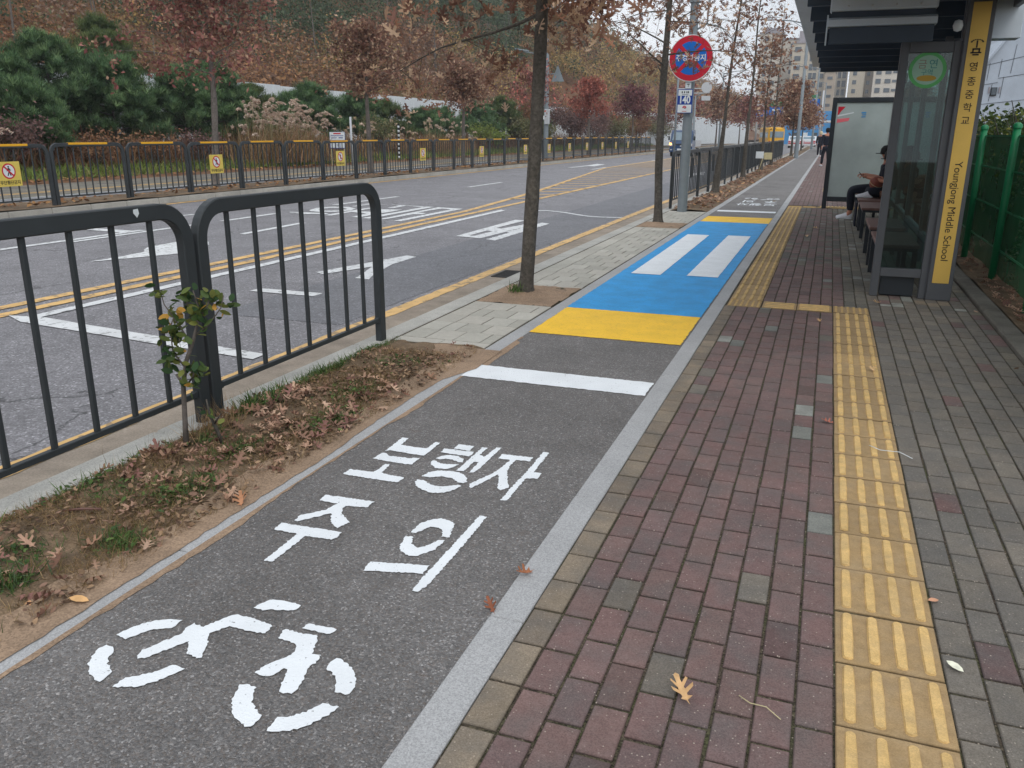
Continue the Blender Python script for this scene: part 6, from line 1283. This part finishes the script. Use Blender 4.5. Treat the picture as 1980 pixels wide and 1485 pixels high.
for i, (y, x) in enumerate(((6.6, 2.7), (8.0, 2.45), (9.4, 2.5), (10.9, 2.4), (12.5, 2.5), (14.2, 2.4), (16.0, 2.5), (18, 2.45), (20.3, 2.5), (23, 2.6))):
    rs = np.random.RandomState(500+i); t = empty('hedge_shrub', (x, y, 0), 0, ['hedge shrub outside the right edge, filling the corner', 'hedge shrub at the right photo edge with yellow-green leaf sprays', 'hedge shrub behind the second green post', 'hedge shrub behind the third green post beside the column', 'hedge shrub behind the column foot', 'hedge shrub through the glass behind the nearest bench', 'hedge shrub through the glass behind the second bench', 'hedge shrub through the glass behind the third bench', 'hedge shrub behind the poster panel', 'last hedge shrub beyond the poster panel'][i], 'shrub', 'hedge behind the green netting')
    br = MB()
    for k in range(18): a = rs.uniform(0, 6.28); e = (math.cos(a)*.6, math.sin(a)*.7, rs.uniform(1.2, 1.9)); br.tube([(0, 0, 0), (e[0]*.4, e[1]*.4, .8), e], [.02, .012, .004], 4, cap=False)
    br.build('stems', 'bark', t); n = 5200 if i < 6 else 1800; d = rs.normal(0, 1, (n, 3)); d /= np.linalg.norm(d, axis=1)[:, None]; rr = rs.uniform(.35, 1, (n, 1))**.5
    P = d*rr*np.array([.62, .85, .95])+np.array([0, 0, .95]); P[:, 2] += .12*np.sin(P[:, 1]*6+i)+.1*np.sin(P[:, 0]*7); P[:, 2] = np.clip(P[:, 2], .1, 2.15)
    V, F, C = scatter(OVAL[0], OVAL[1], P, eul(rs.uniform(-1.2, 1.2, n), rs.uniform(-1.2, 1.2, n), rs.uniform(0, 6.28, n)), rs.uniform(.04, .085, n)*(1 if i < 6 else 1.6), pick(rs, HG, n, w=[.25, .22, .18, .2, .05, .1], jit=.3)); npmesh('foliage', V, F, C, 'leaf', t)
hb = empty('white_building', (0, 30, 0), 0, 'pale blue-white panel clad building rising behind the hedge at the right edge', 'building')
prof = [(3.95, -1), (3.98, 3.42), (4.16, 3.68), (4.27, 3.84), (4.66, 4.42), (4.76, 4.86), (5.3, 5.05), (9, 5.3), (9, -1)]
MB().prism(prof, 7, (0, 0, 0), 'y').build('wall', 'panelwall', hb)
m = MB()
def seam(a, b, w_=.014):
    d = Vector((b[0]-a[0], b[1]-a[1])); n2 = Vector((-d.y, d.x)).normalized()*w_/2; m.prism([(a[0]+n2.x, a[1]+n2.y), (b[0]+n2.x, b[1]+n2.y), (b[0]-n2.x, b[1]-n2.y), (a[0]-n2.x, a[1]-n2.y)], .01, (0, -.012, 0), 'y')
seam((4.0, 3.5), (6, 3.98)); seam((3.98, 2.95), (4.5, 3.04)); seam((4.5, 3.16), (6, 3.4)); seam((3.97, 2.4), (6, 2.62)); seam((4.33, 2.5), (4.36, 3.0)); seam((4.62, 2.6), (4.64, 3.2)); seam((4.20, 3.1), (4.22, 3.6)); seam((4.5, 3.2), (4.52, 3.7)); seam((4.8, 3.3), (4.85, 4.1))
m.build('cladding_joints', 'seam', hb)
w1 = MB().box((4.43, -.02, 2.78), (.16, .05, .24)).build('window', 'black', hb); MB().box((4.43, -.05, 2.785), (.12, .03, .20)).build('pane', 'winglass', w1)
for x in (4.30, 4.58): MB().box((x, -.02, 2.83), (.035, .03, .17)).build('shutter', 'band', hb)
MB().prism([(3.95, 3.44), (3.98, 3.48), (4.16, 3.74), (4.27, 3.9), (4.66, 4.48), (4.70, 4.44), (4.3, 3.84), (4.19, 3.68), (4.01, 3.42)], .25, (0, -.1, 0), 'y').build('roof_edge', 'panelwall', hb)

# ------------------------------------------------------------------ far apartments
def tower(x0, x1, y, d, h, mat, label, cols, fl=2.85, wz=1.5, top=True, crown=None):
    t = empty('apartment_tower', ((x0+x1)/2, y, 0), 0, label, 'apartment building', 'apartment towers at the end of the street')
    w_ = x1-x0; MB().box((0, d/2, h/2), (w_, d, h)).build('wall', mat, t)
    if crown: MB().box((0, d/2, h+crown/2), (w_*.7, d*.7, crown)).build('roof_block', 'band', t)
    MB().box((0, d/2-.1, h+.25), (w_+.5, d+.5, .5)).build('parapet', 'band', t)
    f0 = MB().box((0, 0, 0), (1, .3, 1)).build('window', 'winglass', t); first = True; nf = int((h-1.5)/fl); cnt = 0
    for k in range(nf-1, -1, -1):
        for (cx, cw, ch) in cols:
            if cnt >= 96: break
            z = h-1.9-(nf-1-k)*fl; o = f0 if first else f0.copy()
            if not first: COL.objects.link(o); o.parent = t
            first = False; o.location = (-w_/2+cx*w_, -.06, z); o.scale = (cw, 1, ch); cnt += 1
    return t
tower(-27, -19.5, 322, 14, 35, 'apart2', 'pale apartment block leftmost behind the street trees', [(.3, 1.2, 1.3), (.7, 1.2, 1.3)], crown=2)
tower(-19.3, -13.2, 324, 12, 33, 'apart2', 'low roofed apartment block left of the lamp post', [(.5, 1, 1.3), (.85, 1, 1.3)])
tower(-15.6, -4.2, 316, 12, 31, 'apart', 'beige apartment tower with dark window columns behind the lamp post', [(.16, 2.0, 1.5), (.40, 1.0, 2.0), (.56, 1.1, 2.0), (.68, 1.1, 2.0), (.86, 1.6, 1.5)], crown=4)
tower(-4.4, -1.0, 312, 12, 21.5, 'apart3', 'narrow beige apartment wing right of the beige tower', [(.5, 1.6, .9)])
tower(-1.0, 2.9, 330, 12, 32, 'apart2', 'slim pale apartment tower with narrow dark slots', [(.3, 1.0, 2.0), (.7, 1.2, 2.0)])
tower(3.4, 8.2, 322, 10, 32, 'apart', 'beige apartment tower half in shade above the poster panel', [(.35, 1.2, 1.3)])
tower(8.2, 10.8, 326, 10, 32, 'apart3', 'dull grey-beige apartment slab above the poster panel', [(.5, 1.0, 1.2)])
tower(10.8, 24, 318, 10, 32, 'apart2', 'wide pale apartment tower right above the poster panel', [(.12, 1.6, 1.5), (.34, 1.8, 1.3), (.5, 1.4, .8), (.7, 1.6, 1.5), (.88, 1.4, .8)])
sg = empty('construction_gate', (-3.5, 150, 0), 0, 'blue and white construction hoarding closing the end of the street', 'hoarding')
MB().box((0, 0, 2.6), (8, .3, 5.2)).build('blue_panel', 'buslight', sg); MB().box((4.6, -.6, 2.4), (2.6, .3, 4.8)).build('white_panel', 'hoarding', sg)
for k in range(4): MB().box((-2.2+k*1.5, -.2, 1.1+.0*k), (.8, .1, 1.5)).build('poster', 'signwhite' if k % 2 else 'winglass', sg)
MB().box((-1.8, -.2, 3.6), (1.2, .1, 1.1)).build('banner', 'navy', sg)
so2 = empty('second_shelter', (.9, 92, 0), 0, 'distant second bus shelter roof beyond the poster panel edge', 'bus shelter')
MB().box((-.6, 0, 2.75), (3.4, 5, .18)).build('roof', 'hoarding', so2); MB().box((.3, -.5, 2.45), (1.6, 3.5, .45)).build('display', 'black', so2)
for k in (-1, 1): MB().box((.4, k*1.5, 1.3), (.12, .12, 2.6)).build('post', 'steel', so2)
MB().box((.5, 0, 1.3), (.04, 3, 1.8)).build('glass_wall', 'chrome', so2)
# white chevron stake and white car near the walker
o = MB().prism([(-.16, 0), (.08, .65), (-.1, 1.25), (.05, 1.3), (.28, .65), (.02, 0)], .05, (0, 0, 0), 'y').build('chevron_marker', 'signwhite'); o.location = (-2.3, 64, .0); tag(o, 'white bent marker at the end of the leafy strip', 'marker')

# ------------------------------------------------------------------ vehicles
def wheel(parent, x, y, r=.33, w_=.2):
    t = MB().tube([(x-w_/2, y, r), (x+w_/2, y, r)], r, 20); o = t.build('wheel', 'tyre', parent); MB().tube([(x-w_/2-.01, y, r), (x+w_/2+.01, y, r)], r*.58, 14).build('rim', 'chrome', o); return o
tk = empty('pickup_truck', (-10.85, 67, ZR), 0, 'dark blue cab-over pickup truck coming up the far lane with indicator lit', 'truck')
cab = [(-.0, .38), (-.02, .95), (.06, 1.12), (.38, 1.86), (.55, 1.95), (1.55, 1.97), (1.62, 1.2), (1.62, .38)]
m = MB(); n = len(cab)
for x in (-.86, .86):
    for (y, z) in cab: m.v.append((x*(1 if z < 1.15 else .93), y, z))
m.f += [tuple(range(n)), tuple(range(n, 2*n))[::-1]]+[(i, (i+1) % n, n+(i+1) % n, n+i) for i in range(n)]; m.m = [0]*len(m.f); m.s = [False]*len(m.f)
m.build('cab', 'truckblue', tk)
MB().prism([(-.70, 1.2), (.70, 1.2), (.64, 1.80), (-.64, 1.80)], .02, (0, 0, 0), 'y').build('windscreen', 'carglass', tk)
ws = tk.children[-1]
for v in ws.data.vertices: v.co.y += .085+(v.co.z-1.2)*.43-.035
MB().box((0, -.04, .46), (1.74, .16, .26), bevel=.03).build('bumper', 'truckblue', tk); MB().box((0, -.025, .9), (1.5, .03, .1)).build('grille', 'black', tk)
MB().box((.0, -.13, .52), (.5, .02, .13)).build('number_plate', 'signwhite', tk); MB().box((0, -.045, .78), (.14, .02, .08), bevel=.008).build('badge', 'chrome', tk)
MB().box((-.75, -.03, .86), (.22, .06, .2), bevel=.02).build('headlight', 'chrome', tk); MB().box((-.80, -.07, .93), (.16, .03, .15), bevel=.02).build('indicator_lamp', 'lamp', tk)
MB().box((.75, -.03, .86), (.22, .06, .2), bevel=.02).build('headlight', 'chrome', tk); MB().box((-.72, -.11, .5), (.16, .03, .08), bevel=.01).build('fog_lamp', 'chrome', tk); MB().box((.72, -.11, .5), (.16, .03, .08), bevel=.01).build('fog_lamp', 'chrome', tk)
for s in (-1, 1): MB().box((s*.98, .25, 1.35), (.12, .08, .3), bevel=.02).build('mirror', 'black', tk); MB().box((s*.87, .85, 1.45), (.02, .7, .45)).build('side_window', 'carglass', tk)
m = MB().box((.0, 3.2, .75), (1.72, 2.9, .08)); 
for s in (-1, 1): m.box((s*.85, 3.2, .98), (.04, 2.9, .38)); m.box((s*.845, 3.2, .98), (.06, 2.9, .03))
m.box((0, 4.63, .98), (1.66, .04, .38)); m.build('cargo_bed', 'chrome', tk)
m = MB(); 
for x in (-.8, -.4, 0, .4, .8): m.box((x, 1.74, 1.4), (.04, .04, 1.0))
m.box((0, 1.74, 1.9), (1.66, .045, .05)); m.box((0, 1.74, 1.5), (1.66, .045, .04)); m.build('headboard_bars', 'chrome', tk)
MB().box((0, 2.6, .5), (.8, 4.0, .16)).build('chassis', 'black', tk)
for s in (-1, 1): wheel(tk, s*.74, .55); wheel(tk, s*.74, 3.6, .3)
def bus(x, y, w_, Lb, h, mat, label, name='minibus', rz=0, cat='bus'):
    t = empty(name, (x, y, ZR), rz, label, cat); MB().box((0, Lb/2, h/2+.2), (w_, Lb, h-.25), bevel=.18).build('body', mat, t); MB().box((0, -.01, h*.68), (w_*.84, .06, h*.30), bevel=.02).build('rear_window', 'carglass', t)
    for s in (-1, 1): MB().box((s*w_/2, Lb/2, h*.66), (.04, Lb*.85, h*.26), bevel=.01).build('side_window', 'carglass', t); MB().box((s*w_*.42, -.03, h*.32), (.15, .05, .3), bevel=.01).build('tail_light', 'signred', t); wheel(t, s*(w_/2-.15), 1.2, .4, .25); wheel(t, s*(w_/2-.15), Lb-1.4, .4, .25)
    MB().box((0, -.05, .45), (w_*.95, .08, .22)).build('bumper', 'black', t); MB().box((0, -.06, h*.3), (.5, .02, .14)).build('number_plate', 'signwhite', t); return t
bus(-6.45, 112, 1.95, 6.5, 2.45, 'busyellow', 'yellow minibus seen from behind in the distance beyond the fence', rz=.25)
def car(x, y, mat, label, stripe=None):
    t = empty('car', (x, y, ZR), 0, label, 'car'); MB().prism([(0, .3), (0, .95), (.7, 1.0), (1.3, 1.5), (3.0, 1.5), (3.7, 1.0), (4.3, .9), (4.35, .3)], 1.8, (-.9, 0, 0), 'x').build('body', mat, t)
    MB().prism([(.82, 1.04), (1.33, 1.42), (2.9, 1.42), (3.5, 1.04)], 1.83, (-.915, 0, 0), 'x').build('side_windows', 'carglass', t); o = MB().box((0, 0, 0), (1.45, .04, .5)).build('rear_window', 'carglass', t); o.location = (0, .97, 1.24); o.rotation_euler = (-.85, 0, 0)
    for s in (-1, 1): wheel(t, s*.8, .85, .32); wheel(t, s*.8, 3.4, .32); MB().box((s*.72, -.01, .8), (.28, .04, .14)).build('tail_light', 'signred', t)
    if stripe: MB().box((0, -.02, .6), (1.7, .05, .12)).build('stripe', stripe, t)
car(-4.4, 118, 'buswhite', 'white car with red tail lights left of the blue hoarding', 'signred'); car(-2.9, 124, 'buswhite', 'white car farther right in front of the blue hoarding', 'signred'); car(.2, 84, 'buswhite', 'white car beyond the people on the pavement end')

# ------------------------------------------------------------------ thin haze over the far end of the street
hz_ = MB().box((-60, 330, 59), (700, 860, 122)).build('haze', bpy.data.materials.new('haze_air')); hz_['kind'] = 'stuff'
hm = hz_.data.materials[0]; hm.use_nodes = True; ht = hm.node_tree; ht.nodes.remove(ht.nodes['Principled BSDF'])
pv_ = N(ht, 'ShaderNodeVolumePrincipled'); pv_.inputs['Color'].default_value = (.86, .9, .96, 1); pv_.inputs['Density'].default_value = .0006
ht.links.new(pv_.outputs[0], ht.nodes['Material Output'].inputs['Volume'])
